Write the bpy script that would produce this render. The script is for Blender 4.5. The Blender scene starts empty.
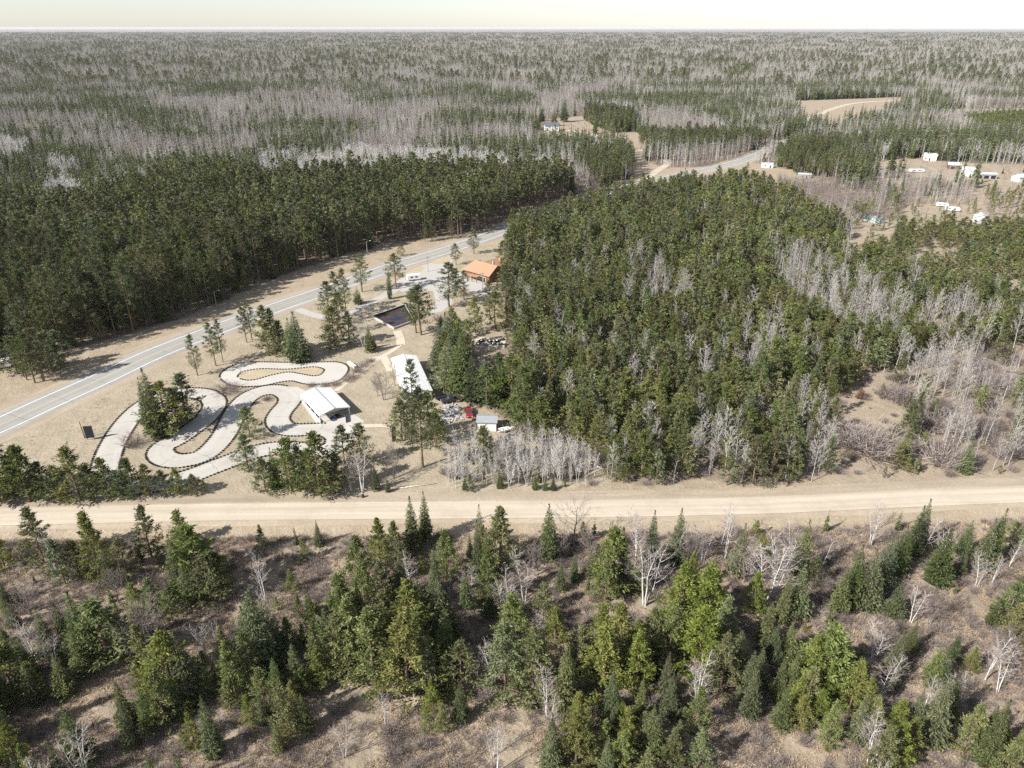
import bpy, math, random
import numpy as np
from mathutils import Vector, noise

random.seed(11)
rng = np.random.default_rng(11)
S = bpy.context.scene
COL = S.collection
R = math.radians
PI = math.pi

# ------------------------------------------------------------------ camera geometry
CAM_H, FOC, PITCH = 100.0, 731.0, R(26)
CP, SP = math.cos(PITCH), math.sin(PITCH)


def G(px, py, z=0.0):
    """ground point seen at a picture position"""
    u, v = (px - 512) / FOC, (384 - py) / FOC
    t = (z - CAM_H) / (v * CP - SP)
    return t * u, t * (v * SP + CP)


def to_px(X, Y, Z=0.0):
    d = Y * CP + (CAM_H - Z) * SP
    d = np.where(np.abs(d) < 1e-6, 1e-6, d)
    return 512 + FOC * X / d, 384 - FOC * (Y * SP + (Z - CAM_H) * CP) / d


def height_for(Y, ytop):
    k = (384 - ytop) / FOC
    return CAM_H + Y * (k * CP - SP) / (CP + k * SP)


def px_height(Y, h):
    return float(to_px(0.0, Y, 0.0)[1] - to_px(0.0, Y, h)[1])


def inside(px, py, poly):
    px, py = np.asarray(px, float), np.asarray(py, float)
    res = np.zeros(px.shape, bool)
    n = len(poly)
    for i in range(n):
        x1, y1 = poly[i]
        x2, y2 = poly[(i + 1) % n]
        if y1 == y2:
            continue
        c = ((y1 > py) != (y2 > py)) & (px < (x2 - x1) * (py - y1) / (y2 - y1) + x1)
        res ^= c
    return res


def smooth(pts, step=1.5, closed=False):
    """Catmull-Rom through pts, resampled"""
    P = [np.array(p, float) for p in pts]
    n = len(P)
    out = []
    segs = n if closed else n - 1
    for i in range(segs):
        p1, p2 = P[i], P[(i + 1) % n]
        p0 = P[(i - 1) % n] if (closed or i > 0) else 2 * p1 - p2
        p3 = P[(i + 2) % n] if (closed or i + 2 < n) else 2 * p2 - p1
        k = max(2, int(np.linalg.norm(p2 - p1) / step))
        for j in range(k):
            t = j / k
            out.append(0.5 * ((2 * p1) + (p2 - p0) * t + (2 * p0 - 5 * p1 + 4 * p2 - p3) * t * t + (3 * p1 - p0 - 3 * p2 + p3) * t ** 3))
    if not closed:
        out.append(P[-1])
    return np.array(out)


def GP(pts):
    return [G(*p) for p in pts]


def normals2(C, closed=False):
    if closed:
        T = np.roll(C, -1, 0) - np.roll(C, 1, 0)
    else:
        T = np.gradient(C, axis=0)
    T /= np.linalg.norm(T, axis=1)[:, None] + 1e-9
    return np.stack([-T[:, 1], T[:, 0]], 1)


# ------------------------------------------------------------------ object helpers
def mesh(name, V, Fc, mats=(), mi=None, smooth_sh=False):
    me = bpy.data.meshes.new(name)
    me.from_pydata([tuple(v) for v in V], [], [tuple(int(i) for i in f) for f in Fc])
    for m in mats:
        me.materials.append(m)
    if mi is not None:
        me.polygons.foreach_set('material_index', np.asarray(mi, dtype=np.int32))
    if smooth_sh:
        me.polygons.foreach_set('use_smooth', np.ones(len(me.polygons), bool))
    me.update()
    return me


def tag(o, label=None, cat=None, group=None, kind=None):
    if label:
        o['label'] = label
    if cat:
        o['category'] = cat
    if group:
        o['group'] = group
    if kind:
        o['kind'] = kind
    return o


def link(name, me, parent=None, loc=(0, 0, 0), rz=0.0):
    o = bpy.data.objects.new(name, me)
    COL.objects.link(o)
    o.parent = parent
    o.location = loc
    o.rotation_euler = (0, 0, rz)
    return o


def empty(name, loc=(0, 0, 0), rz=0.0):
    o = link(name, None, None, loc, rz)
    o.empty_display_size = 0.5
    return o


class MB:
    """collects boxes, tubes, prisms into one mesh"""

    def __init__(s):
        s.V, s.F, s.n = [], [], 0

    def add(s, V, Fc):
        V = np.asarray(V, float)
        s.V.append(V)
        s.F += [tuple(int(i) + s.n for i in f) for f in Fc]
        s.n += len(V)
        return s

    def box(s, c, d, rz=0.0, taper=1.0):
        x, y, z = d[0] / 2, d[1] / 2, d[2] / 2
        V = np.array([[-x, -y, -z], [x, -y, -z], [x, y, -z], [-x, y, -z], [-x * taper, -y * taper, z], [x * taper, -y * taper, z], [x * taper, y * taper, z], [-x * taper, y * taper, z]])
        if rz:
            c_, s_ = math.cos(rz), math.sin(rz)
            V = V @ np.array([[c_, s_, 0], [-s_, c_, 0], [0, 0, 1]])
        return s.add(V + np.array(c), [(0, 3, 2, 1), (4, 5, 6, 7), (0, 1, 5, 4), (1, 2, 6, 5), (2, 3, 7, 6), (3, 0, 4, 7)])

    def tube(s, pts, radii, k=8, cap=True):
        V, Fc = tube(pts, radii, k, cap)
        return s.add(V, Fc)

    def prism(s, prof, y0, y1, axis='y'):
        """profile (a,z) extruded"""
        n = len(prof)
        if axis == 'y':
            V = [(a, y0, z) for a, z in prof] + [(a, y1, z) for a, z in prof]
        else:
            V = [(y0, a, z) for a, z in prof] + [(y1, a, z) for a, z in prof]
        Fc = [tuple(range(n - 1, -1, -1)), tuple(range(n, 2 * n))] + [(i, (i + 1) % n, n + (i + 1) % n, n + i) for i in range(n)]
        return s.add(V, Fc)

    def build(s, name, mat, parent=None, loc=(0, 0, 0), rz=0.0, smooth_sh=False):
        me = mesh(name, np.concatenate(s.V), s.F, [mat], None, smooth_sh)
        return link(name, me, parent, loc, rz)


def tube(pts, radii, k=6, cap=False):
    P = np.asarray(pts, float)
    n = len(P)
    T = np.gradient(P, axis=0)
    T /= np.linalg.norm(T, axis=1)[:, None] + 1e-9
    ref = np.array([1.0, 0.1, 0.05]) if abs(T[0][2]) > 0.7 else np.array([0, 0.05, 1.0])
    V = []
    for i in range(n):
        a = np.cross(T[i], ref)
        a /= np.linalg.norm(a) + 1e-9
        b = np.cross(T[i], a)
        for j in range(k):
            t = 2 * PI * j / k
            V.append(P[i] + radii[i] * (math.cos(t) * a + math.sin(t) * b))
    Fc = []
    for i in range(n - 1):
        for j in range(k):
            Fc.append((i * k + j, i * k + (j + 1) % k, (i + 1) * k + (j + 1) % k, (i + 1) * k + j))
    if cap:
        Fc.append(tuple(range(k - 1, -1, -1)))
        Fc.append(tuple((n - 1) * k + j for j in range(k)))
    return np.array(V), Fc


# ------------------------------------------------------------------ materials
class NT:
    def __init__(s, name):
        s.m = bpy.data.materials.new(name)
        s.m.use_nodes = True
        s.t = s.m.node_tree
        s.t.nodes.clear()
        s.out = s.n('ShaderNodeOutputMaterial')

    def n(s, kind, **kw):
        nd = s.t.nodes.new(kind)
        for k, v in kw.items():
            if k.startswith('i_'):
                nd.inputs[k[2:].replace('_', ' ')].default_value = v
            else:
                setattr(nd, k, v)
        return nd

    def l(s, a, b):
        s.t.links.new(a, b)

    def math(s, op, a, b=None, clamp=False):
        nd = s.n('ShaderNodeMath', operation=op, use_clamp=clamp)
        for i, x in enumerate((a, b)):
            if x is None:
                continue
            if isinstance(x, (int, float)):
                nd.inputs[i].default_value = x
            else:
                s.l(x, nd.inputs[i])
        return nd.outputs[0]

    def mix(s, fac, a, b, blend='MIX'):
        nd = s.n('ShaderNodeMix', data_type='RGBA', blend_type=blend)
        for sock, x in ((nd.inputs[0], fac), (nd.inputs[6], a), (nd.inputs[7], b)):
            if isinstance(x, (int, float)):
                sock.default_value = x
            elif isinstance(x, tuple):
                sock.default_value = (*x, 1) if len(x) == 3 else x
            else:
                s.l(x, sock)
        return nd.outputs[2]

    def noise(s, vec, scale, detail=3, rough=0.6, lo=0.3, hi=0.7):
        nd = s.n('ShaderNodeTexNoise', i_Scale=scale, i_Detail=detail, i_Roughness=rough)
        s.l(vec, nd.inputs['Vector'])
        mr = s.n('ShaderNodeMapRange')
        mr.inputs[1].default_value, mr.inputs[2].default_value = lo, hi
        s.l(nd.outputs[0], mr.inputs[0])
        return mr.outputs[0]

    def pos(s):
        return s.n('ShaderNodeNewGeometry').outputs['Position']

    def obj(s):
        return s.n('ShaderNodeTexCoord').outputs['Object']

    def finish(s, col, rough=0.8, spec=0.25, bump=None, bstr=0.3, bdist=0.05, trans=0.0, metal=0.0):
        p = s.n('ShaderNodeBsdfPrincipled')
        p.inputs['Roughness'].default_value = rough
        p.inputs['Specular IOR Level'].default_value = spec
        p.inputs['Metallic'].default_value = metal
        if isinstance(col, tuple):
            p.inputs['Base Color'].default_value = (*col, 1)
        else:
            s.l(col, p.inputs['Base Color'])
        if bump is not None:
            b = s.n('ShaderNodeBump', i_Strength=bstr, i_Distance=bdist)
            s.l(bump, b.inputs['Height'])
            s.l(b.outputs[0], p.inputs['Normal'])
        sh = p.outputs[0]
        if trans:
            tr = s.n('ShaderNodeBsdfTranslucent')
            if isinstance(col, tuple):
                tr.inputs[0].default_value = (*col, 1)
            else:
                s.l(col, tr.inputs[0])
            mx = s.n('ShaderNodeMixShader')
            mx.inputs[0].default_value = trans
            s.l(sh, mx.inputs[1])
            s.l(tr.outputs[0], mx.inputs[2])
            sh = mx.outputs[0]
        s.l(sh, s.out.inputs[0])
        return s.m


def plain(name, c, rough=0.6, spec=0.3, var=0.12, scale=1.5, metal=0.0, bump=0.0):
    t = NT(name)
    f = t.noise(t.obj(), scale, 4)
    col = t.mix(f, tuple(x * (1 - var) for x in c), tuple(min(1, x * (1 + var)) for x in c))
    return t.finish(col, rough, spec, f if bump else None, bump, 0.03, 0, metal)


def needle_mat(name, dark, mid, light, hue=0.03, val=0.45):
    t = NT(name)
    f1 = t.noise(t.obj(), 0.55, 2, 0.5, 0.32, 0.68)
    isl = t.n('ShaderNodeNewGeometry').outputs['Random Per Island']
    f = t.math('ADD', t.math('MULTIPLY', f1, 0.5), t.math('MULTIPLY', isl, 0.5), True)
    cr = t.n('ShaderNodeValToRGB')
    e = cr.color_ramp.elements
    e[0].position, e[0].color = 0.1, (*dark, 1)
    e[1].position, e[1].color = 0.9, (*light, 1)
    m = e.new(0.5)
    m.color = (*mid, 1)
    t.l(f, cr.inputs[0])
    rnd = t.n('ShaderNodeObjectInfo').outputs['Random']
    hs = t.n('ShaderNodeHueSaturation')
    r2 = t.math('FRACT', t.math('MULTIPLY', rnd, 7.31))  # hue drift
    t.l(t.math('ADD', t.math('MULTIPLY', r2, hue * 2), 0.5 - hue), hs.inputs['Hue'])
    t.l(t.math('ADD', t.math('MULTIPLY', rnd, val), 1 - val / 2), hs.inputs['Value'])
    site = t.noise(t.n('ShaderNodeObjectInfo').outputs['Location'], 0.03, 2, 0.6, 0.3, 0.7)
    val_s = t.math('MULTIPLY', t.math('ADD', t.math('MULTIPLY', rnd, val), 1 - val / 2), t.math('ADD', t.math('MULTIPLY', site, 0.4), 0.8))
    t.l(val_s, hs.inputs['Value'])
    r3 = t.math('FRACT', t.math('MULTIPLY', rnd, 3.77))
    t.l(t.math('ADD', t.math('MULTIPLY', r3, 0.4), 0.75), hs.inputs['Saturation'])
    t.l(cr.outputs[0], hs.inputs['Color'])
    return t.finish(hs.outputs[0], 0.7, 0.15, trans=0.28)


def twig_mat(name, c, var=0.35, other=None):
    t = NT(name)
    rnd = t.n('ShaderNodeObjectInfo').outputs['Random']
    isl = t.n('ShaderNodeNewGeometry').outputs['Random Per Island']
    col = t.mix(rnd, c, other or tuple(x * 0.8 for x in c))
    hs = t.n('ShaderNodeHueSaturation')
    t.l(col, hs.inputs['Color'])
    r2 = t.math('FRACT', t.math('MULTIPLY', rnd, 5.7))
    t.l(t.math('ADD', t.math('MULTIPLY', t.math('ADD', r2, isl), var), 1 - var), hs.inputs['Value'])
    return t.finish(hs.outputs[0], 0.85, 0.1)


def bark_mat(name, c1, c2, scale=4.0):
    t = NT(name)
    mp = t.n('ShaderNodeMapping')
    mp.inputs['Scale'].default_value = (1, 1, 0.35)
    t.l(t.obj(), mp.inputs[0])
    f = t.noise(mp.outputs[0], scale, 4, 0.65)
    return t.finish(t.mix(f, c1, c2), 0.9, 0.1)


M = {}
M['red_needle'] = needle_mat('red_pine_needles', (0.056, 0.065, 0.027), (0.118, 0.130, 0.052), (0.195, 0.20, 0.088))
M['jack_needle'] = needle_mat('jack_pine_needles', (0.068, 0.080, 0.028), (0.142, 0.158, 0.055), (0.235, 0.24, 0.095), 0.035, 0.55)
M['spruce_needle'] = needle_mat('spruce_needles', (0.055, 0.070, 0.030), (0.118, 0.140, 0.058), (0.21, 0.225, 0.10), 0.03, 0.5)
M['white_needle'] = needle_mat('white_pine_needles', (0.080, 0.096, 0.028), (0.172, 0.192, 0.058), (0.29, 0.295, 0.10), 0.022, 0.4)
M['pine_bark'] = bark_mat('pine_bark', (0.12, 0.085, 0.065), (0.27, 0.18, 0.13))
M['spruce_bark'] = bark_mat('spruce_bark', (0.10, 0.08, 0.07), (0.2, 0.16, 0.13))
M['birch_bark'] = bark_mat('birch_bark', (0.33, 0.31, 0.29), (0.72, 0.70, 0.66), 3.0)
M['aspen_bark'] = bark_mat('aspen_bark', (0.27, 0.25, 0.23), (0.52, 0.49, 0.45), 3.0)
M['oak_bark'] = bark_mat('dark_bark', (0.13, 0.11, 0.10), (0.26, 0.22, 0.20))
M['aspen_twig'] = twig_mat('aspen_twigs', (0.40, 0.375, 0.35), 0.35, (0.31, 0.28, 0.26))
M['far_twig'] = twig_mat('far_aspen_twigs', (0.315, 0.30, 0.29), 0.45, (0.255, 0.222, 0.208))
M['birch_twig'] = twig_mat('birch_twigs', (0.37, 0.32, 0.29), 0.35, (0.28, 0.23, 0.21))
M['pale_twig'] = twig_mat('pale_twigs', (0.54, 0.52, 0.49), 0.35, (0.40, 0.37, 0.35))
M['brush_twig'] = twig_mat('brush_twigs', (0.265, 0.225, 0.205), 0.45, (0.185, 0.148, 0.135))
M['straw'] = twig_mat('dry_grass_blades', (0.46, 0.36, 0.25), 0.4, (0.36, 0.27, 0.19))


def ground_mat():
    t = NT('ground_dry_grass')
    p = t.pos()
    at = t.n('ShaderNodeVertexColor', layer_name='zone')
    sep = t.n('ShaderNodeSeparateColor')
    t.l(at.outputs[0], sep.inputs[0])
    big = t.noise(p, 0.035, 4, 0.6)
    mid = t.noise(p, 0.22, 5, 0.65)
    fine = t.noise(p, 1.6, 5, 0.75, 0.25, 0.75)
    tan = t.mix(mid, (0.32, 0.265, 0.19), (0.45, 0.385, 0.29))
    tan = t.mix(t.math('MULTIPLY', big, 0.55), tan, (0.36, 0.285, 0.20))
    lawn = t.mix(mid, (0.355, 0.315, 0.23), (0.46, 0.405, 0.31))
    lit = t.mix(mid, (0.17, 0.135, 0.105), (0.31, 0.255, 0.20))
    field = t.mix(mid, (0.305, 0.25, 0.19), (0.43, 0.36, 0.275))
    c = t.mix(sep.outputs[1], tan, lawn)
    c = t.mix(sep.outputs[2], c, field)
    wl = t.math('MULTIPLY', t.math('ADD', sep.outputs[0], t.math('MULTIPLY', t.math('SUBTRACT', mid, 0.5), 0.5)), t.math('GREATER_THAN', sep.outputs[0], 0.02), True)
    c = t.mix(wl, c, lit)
    c = t.mix(t.math('MULTIPLY', fine, 0.55), c, t.mix(1.0, c, (0.52, 0.48, 0.46), 'MULTIPLY'))
    mpw = t.n('ShaderNodeMapping')
    mpw.inputs['Rotation'].default_value = (0, 0, 1.0)
    mpw.inputs['Scale'].default_value = (0.9, 0.06, 1)
    t.l(p, mpw.inputs[0])
    strk = t.noise(mpw.outputs[0], 1.0, 3, 0.6, 0.4, 0.7)
    c = t.mix(t.math('MULTIPLY', strk, t.math('MULTIPLY', sep.outputs[1], 0.35)), c, (0.31, 0.255, 0.165))
    blot = t.noise(p, 0.075, 5, 0.7, 0.52, 0.72)
    c = t.mix(t.math('MULTIPLY', blot, 0.45), c, (0.27, 0.215, 0.15))
    hgt = t.math('ADD', fine, t.math('MULTIPLY', mid, 1.5))
    return t.finish(c, 0.95, 0.05, hgt, 0.6, 0.25)


M['ground'] = ground_mat()


def lawn_mat():
    t = NT('island_lawn')
    p = t.pos()
    mid = t.noise(p, 0.3, 5, 0.65)
    fine = t.noise(p, 2.0, 5, 0.75, 0.25, 0.75)
    c = t.mix(mid, (0.37, 0.315, 0.215), (0.47, 0.40, 0.29))
    c = t.mix(t.math('MULTIPLY', fine, 0.4), c, (0.26, 0.21, 0.14))
    return t.finish(c, 0.95, 0.05, fine, 0.5, 0.1)


M['lawn'] = lawn_mat()


def road_mat(name, c1, c2, track, tr_amt, sx=0.6, sy=0.02, rough=0.9, cracks=0.0):
    """UV: u metres across, v metres along"""
    t = NT(name)
    uv = t.n('ShaderNodeTexCoord').outputs['UV']
    mp = t.n('ShaderNodeMapping')
    mp.inputs['Scale'].default_value = (sx, sy, 1)
    wn = t.n('ShaderNodeTexNoise', i_Scale=0.045, i_Detail=3.0)
    t.l(t.pos(), wn.inputs['Vector'])
    wv = t.n('ShaderNodeVectorMath', operation='MULTIPLY_ADD')
    t.l(wn.outputs['Color'], wv.inputs[0])
    wv.inputs[1].default_value = (2.4, 0, 0)
    t.l(uv, wv.inputs[2])
    t.l(wv.outputs[0], mp.inputs[0])
    st = t.noise(mp.outputs[0], 1.0, 4, 0.6)
    p = t.pos()
    fine = t.noise(p, 1.2, 5, 0.7)
    c = t.mix(st, c1, c2)
    c = t.mix(t.math('MULTIPLY', fine, tr_amt), c, track)
    pat = t.noise(p, 0.09, 5, 0.7, 0.5, 0.75)
    c = t.mix(t.math('MULTIPLY', pat, 0.4), c, tuple(x * 0.8 for x in track))
    if cracks:
        sp = t.n('ShaderNodeSeparateXYZ')
        t.l(uv, sp.inputs[0])
        warp = t.math('MULTIPLY', t.noise(p, 0.5, 3), 0.6)
        f = t.math('FRACT', t.math('DIVIDE', t.math('ADD', sp.outputs[1], warp), cracks))
        c = t.mix(t.math('MULTIPLY', t.math('LESS_THAN', f, 0.02), 0.45), c, (0.12, 0.12, 0.12))
    return t.finish(c, rough, 0.15, fine, 0.25, 0.03)


M['asphalt'] = road_mat('worn_asphalt', (0.27, 0.26, 0.24), (0.36, 0.345, 0.32), (0.23, 0.22, 0.205), 0.35, 0.55, 0.012, 0.85, 13.0)
M['gravel'] = road_mat('gravel_road_surface', (0.40, 0.34, 0.265), (0.56, 0.495, 0.40), (0.37, 0.31, 0.24), 0.35, 0.55, 0.012)
M['verge'] = road_mat('road_verge', (0.31, 0.255, 0.19), (0.45, 0.38, 0.285), (0.24, 0.195, 0.145), 0.6, 0.4, 0.03)
M['concrete'] = None


def concrete_mat(name, c, joint=7.5):
    t = NT(name)
    p = t.pos()
    big = t.noise(p, 0.12, 4)
    fine = t.noise(p, 1.7, 5, 0.7)
    col = t.mix(big, tuple(x * 0.9 for x in c), c)
    col = t.mix(t.math('MULTIPLY', fine, 0.22), col, tuple(x * 0.72 for x in c))
    return t.finish(col, 0.85, 0.2, fine, 0.15, 0.02)


M['concrete'] = concrete_mat('track_concrete', (0.49, 0.46, 0.415))
M['walk'] = concrete_mat('walk_concrete', (0.56, 0.47, 0.37))
M['track'] = road_mat('worn_track_concrete', (0.40, 0.375, 0.335), (0.50, 0.47, 0.425), (0.33, 0.305, 0.27), 0.4, 0.5, 0.02, 0.85, 9.0)
M['lot'] = concrete_mat('parking_gravel', (0.43, 0.405, 0.375))
M['line_white'] = plain('line_paint_white', (0.74, 0.74, 0.74), 0.7, 0.2, 0.12, 0.4)
M['line_yellow'] = plain('line_paint_yellow', (0.56, 0.47, 0.22), 0.7, 0.2, 0.12, 0.4)
M['rubber'] = plain('tyre_rubber', (0.022, 0.021, 0.02), 0.8, 0.2)


def metal_roof(name, c, rib=0.9):
    t = NT(name)
    sp = t.n('ShaderNodeSeparateXYZ')
    t.l(t.obj(), sp.inputs[0])
    f = t.math('FRACT', t.math('DIVIDE', sp.outputs[1], rib))
    rb = t.math('LESS_THAN', f, 0.12)
    n = t.noise(t.obj(), 0.7, 5, 0.65)
    col = t.mix(n, tuple(x * 0.86 for x in c), c)
    return t.finish(col, 0.45, 0.4, rb, 0.4, 0.05)


M['white_roof'] = metal_roof('white_metal_roof', (0.74, 0.74, 0.73))
M['farm_roof'] = metal_roof('dull_farm_roof', (0.47, 0.49, 0.50))
M['grey_roof'] = metal_roof('grey_shingle_roof', (0.27, 0.29, 0.31), 0.4)
M['dark_roof'] = metal_roof('dark_shingle_roof', (0.12, 0.13, 0.16), 0.4)
M['orange_roof'] = metal_roof('tan_shake_roof', (0.40, 0.245, 0.15), 0.35)
M['teal_roof'] = metal_roof('pale_teal_roof', (0.42, 0.50, 0.50), 0.6)
M['camper_roof'] = metal_roof('slate_camper_roof', (0.24, 0.28, 0.33), 0.6)
M['white_wall'] = plain('white_siding', (0.62, 0.61, 0.585), 0.6, 0.3, 0.06)
M['log_wall'] = plain('brown_log_wall', (0.17, 0.09, 0.055), 0.7, 0.2, 0.25, 2.0)
M['tan_wall'] = plain('tan_siding', (0.50, 0.42, 0.33), 0.7, 0.2, 0.08)
M['grey_wall'] = plain('grey_siding', (0.33, 0.34, 0.34), 0.7, 0.2, 0.1)
M['dark'] = plain('dark_opening', (0.02, 0.02, 0.022), 0.6, 0.3)
M['glass'] = plain('window_glass', (0.04, 0.05, 0.06), 0.1, 0.6, 0.1)
M['trim'] = plain('white_trim', (0.75, 0.74, 0.72), 0.5, 0.3, 0.04)
M['wood'] = plain('weathered_wood', (0.26, 0.19, 0.14), 0.85, 0.1, 0.25, 2.0)
M['pole'] = plain('grey_pole_wood', (0.30, 0.26, 0.22), 0.85, 0.1, 0.2, 2.0)
M['red_paint'] = plain('red_car_paint', (0.27, 0.02, 0.025), 0.3, 0.5, 0.05)
M['black_paint'] = plain('black_car_paint', (0.03, 0.032, 0.036), 0.3, 0.5, 0.05)
M['white_paint'] = plain('white_car_paint', (0.78, 0.78, 0.77), 0.35, 0.5, 0.04)
M['metal'] = plain('dull_metal', (0.45, 0.45, 0.45), 0.4, 0.5, 0.1, 2.0, 0.6)
M['liner'] = plain('dark_pool_liner', (0.05, 0.036, 0.036), 0.5, 0.4, 0.5, 0.25)
M['water'] = plain('shallow_puddle', (0.025, 0.03, 0.06), 0.12, 0.6, 0.2)
M['bluefab'] = plain('blue_plastic', (0.05, 0.08, 0.25), 0.4, 0.4)
M['rust'] = needle_mat('rusty_juniper', (0.10, 0.04, 0.02), (0.18, 0.075, 0.035), (0.26, 0.12, 0.05))
M['sign'] = plain('dark_sign_panel', (0.018, 0.02, 0.028), 0.5, 0.3)
M['junk'] = twig_mat('pale_scrap', (0.60, 0.58, 0.56), 0.5, (0.46, 0.44, 0.43))

# ------------------------------------------------------------------ roads as world curves
hw_px = [(-140, 486), (-60, 450), (0, 425), (50, 402), (100, 379.5), (160, 351.5), (238, 321.5), (279, 306.5), (320, 292.5), (368, 275.5), (400, 264), (450, 249), (500, 231.5), (545, 212), (590, 196.5), (640, 184), (690, 173), (725, 165.5), (752, 157), (775, 147), (800, 138)]
HW = smooth(GP(hw_px), 3.0)
gr_px = [(-320, 527), (-150, 520), (0, 517), (128, 514), (256, 511.5), (384, 510.5), (512, 509.5), (640, 508), (768, 505), (880, 500), (960, 496.5), (1024, 494), (1150, 487), (1300, 478)]
GR = smooth(GP(gr_px), 2.0)


def dist_to(C, X, Y):
    X, Y = np.atleast_1d(X), np.atleast_1d(Y)
    out = np.empty(X.shape)
    Q = np.stack([X.ravel(), Y.ravel()], 1)
    flat = np.empty(len(Q))
    for a in range(0, len(Q), 4000):
        q = Q[a:a + 4000]
        flat[a:a + 4000] = np.sqrt(((q[:, None, :] - C[None]) ** 2).sum(2)).min(1)
    return flat.reshape(X.shape)


def gr_y(X):
    return np.interp(X, GR[:, 0], GR[:, 1])


_nz = {}


def vnoise(X, Y, sc, seed):
    """cheap value noise on arrays"""
    if seed not in _nz:
        _nz[seed] = np.random.default_rng(900 + seed).random((256, 256))
    T = _nz[seed]
    x, y = np.asarray(X) / sc, np.asarray(Y) / sc
    xi, yi = np.floor(x).astype(int), np.floor(y).astype(int)
    fx, fy = x - xi, y - yi
    fx, fy = fx * fx * (3 - 2 * fx), fy * fy * (3 - 2 * fy)
    a, b = T[xi % 256, yi % 256], T[(xi + 1) % 256, yi % 256]
    c, d = T[xi % 256, (yi + 1) % 256], T[(xi + 1) % 256, (yi + 1) % 256]
    return (a * (1 - fx) + b * fx) * (1 - fy) + (c * (1 - fx) + d * fx) * fy


def ss(x, a, b):
    t = np.clip((x - a) / (b - a), 0, 1)
    return t * t * (3 - 2 * t)


def gh(X, Y):
    """terrain height: flat in the park, ditch and hummocks south of the gravel road"""
    X, Y = np.asarray(X, float), np.asarray(Y, float)
    s = gr_y(X) - Y                       # metres south of the gravel road
    rough_ = 1.6 * (vnoise(X, Y, 14, 1) - 0.5) + 0.7 * (vnoise(X, Y, 4.5, 2) - 0.5) + 0.3 * (vnoise(X, Y, 1.7, 3) - 0.5)
    south = ss(s, 7.5, 14.0)
    ditch = -0.7 * ss(s, 4.8, 7.5) * (1 - ss(s, 8.5, 12.0))
    return south * (rough_ - 0.8) + ditch


# ------------------------------------------------------------------ zones (picture positions of tree feet)
Z_RED = [(-220, 420), (-60, 384), (0, 367), (60, 353), (140, 331), (207, 308), (256, 286), (300, 269), (352, 253), (385, 244), (410, 241), (470, 236), (520, 217), (560, 202), (578, 196), (560, 189), (480, 189), (400, 190), (256, 196), (180, 190), (130, 212), (60, 228), (0, 232), (-220, 250)]
Z_CENTER = [(438, 352), (450, 346), (474, 352), (482, 358), (500, 351), (507, 312), (503, 290), (500, 262), (507, 244), (540, 227), (580, 211), (620, 200), (660, 193), (700, 189), (745, 185), (775, 193), (800, 210), (845, 236), (852, 262), (880, 272), (950, 296), (1060, 300), (1160, 310), (1160, 350), (1024, 345), (985, 350), (940, 355), (905, 366), (870, 378), (845, 392), (825, 402), (830, 440), (835, 470), (800, 482), (740, 485), (700, 478), (650, 487), (614, 480), (600, 465), (570, 450), (540, 438), (510, 426), (485, 404), (458, 396), (444, 380)]
Z_PLANT = [(868, 262), (885, 240), (897, 228), (920, 222), (955, 226), (1000, 228), (1160, 232), (1160, 315), (1060, 305), (950, 300), (880, 275)]
Z_A1 = [(768, 275), (800, 268), (850, 292), (905, 322), (893, 350), (860, 352), (820, 335), (780, 305)]
Z_A2 = [(618, 268), (650, 268), (692, 315), (670, 322), (628, 295)]
Z_A3 = [(684, 455), (735, 445), (740, 480), (690, 482)]
Z_A5 = [(790, 412), (826, 405), (838, 470), (800, 482)]
Z_A6 = [(880, 368), (940, 354), (1024, 345), (1180, 350), (1180, 470), (1060, 466), (980, 472), (945, 455), (910, 445), (903, 405)]
Z_THICK = [(436, 472), (462, 458), (500, 448), (552, 452), (596, 474), (590, 488), (520, 490), (448, 490)]
Z_FORE = [(-260, 538), (0, 533), (256, 527), (512, 525), (768, 520), (1024, 511), (1300, 497), (1300, 840), (-260, 840)]
Z_BIRCHBAND = [(315, 158), (420, 160), (560, 176), (565, 192), (480, 190), (330, 192), (262, 185), (262, 165)]
Z_SPRUCEL = [(-220, 155), (60, 150), (130, 165), (170, 185), (130, 212), (60, 228), (-220, 245)]
Z_HOUSE_OPEN = [(532, 146), (534, 126), (548, 119), (560, 118), (600, 114), (625, 128), (640, 134), (668, 138), (652, 150), (640, 160), (668, 168), (700, 167), (750, 162), (770, 165), (752, 172), (690, 182), (640, 193), (590, 205), (570, 204), (600, 190), (636, 178), (630, 158), (620, 149), (575, 147)]
Z_BLOCKA = [(584, 119), (606, 118), (636, 126), (636, 132), (612, 133), (590, 124)]
Z_BLOCKB = [(570, 168), (600, 160), (632, 160), (634, 176), (612, 188), (590, 187)]
Z_BLOCKC = [(638, 142), (658, 138), (660, 149), (640, 150)]
Z_BLOCKD = [(656, 142), (700, 139), (740, 141), (778, 145), (770, 150), (748, 150), (730, 155), (700, 158), (668, 156)]
Z_UBRUSH = [(770, 184), (800, 182), (868, 190), (900, 200), (900, 222), (868, 222), (845, 232), (800, 202)]
Z_UPINE = [(772, 150), (800, 146), (868, 148), (880, 172), (850, 184), (800, 176), (775, 166)]
Z_UGREY = [(868, 178), (930, 178), (975, 186), (970, 206), (930, 204), (900, 210), (872, 196)]
Z_YARD = [(862, 166), (900, 158), (950, 162), (1180, 172), (1180, 226), (1000, 224), (975, 206), (975, 184), (930, 178), (880, 176)]
Z_FIELD1 = [(790, 101), (905, 97), (918, 101), (890, 112), (860, 126), (830, 134), (805, 128)]
Z_FIELD2 = [(905, 110), (1180, 106), (1180, 116), (960, 118)]
Z_GREENP = [(962, 124), (1000, 120), (1180, 118), (1180, 140), (1000, 138), (972, 134)]
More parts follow.
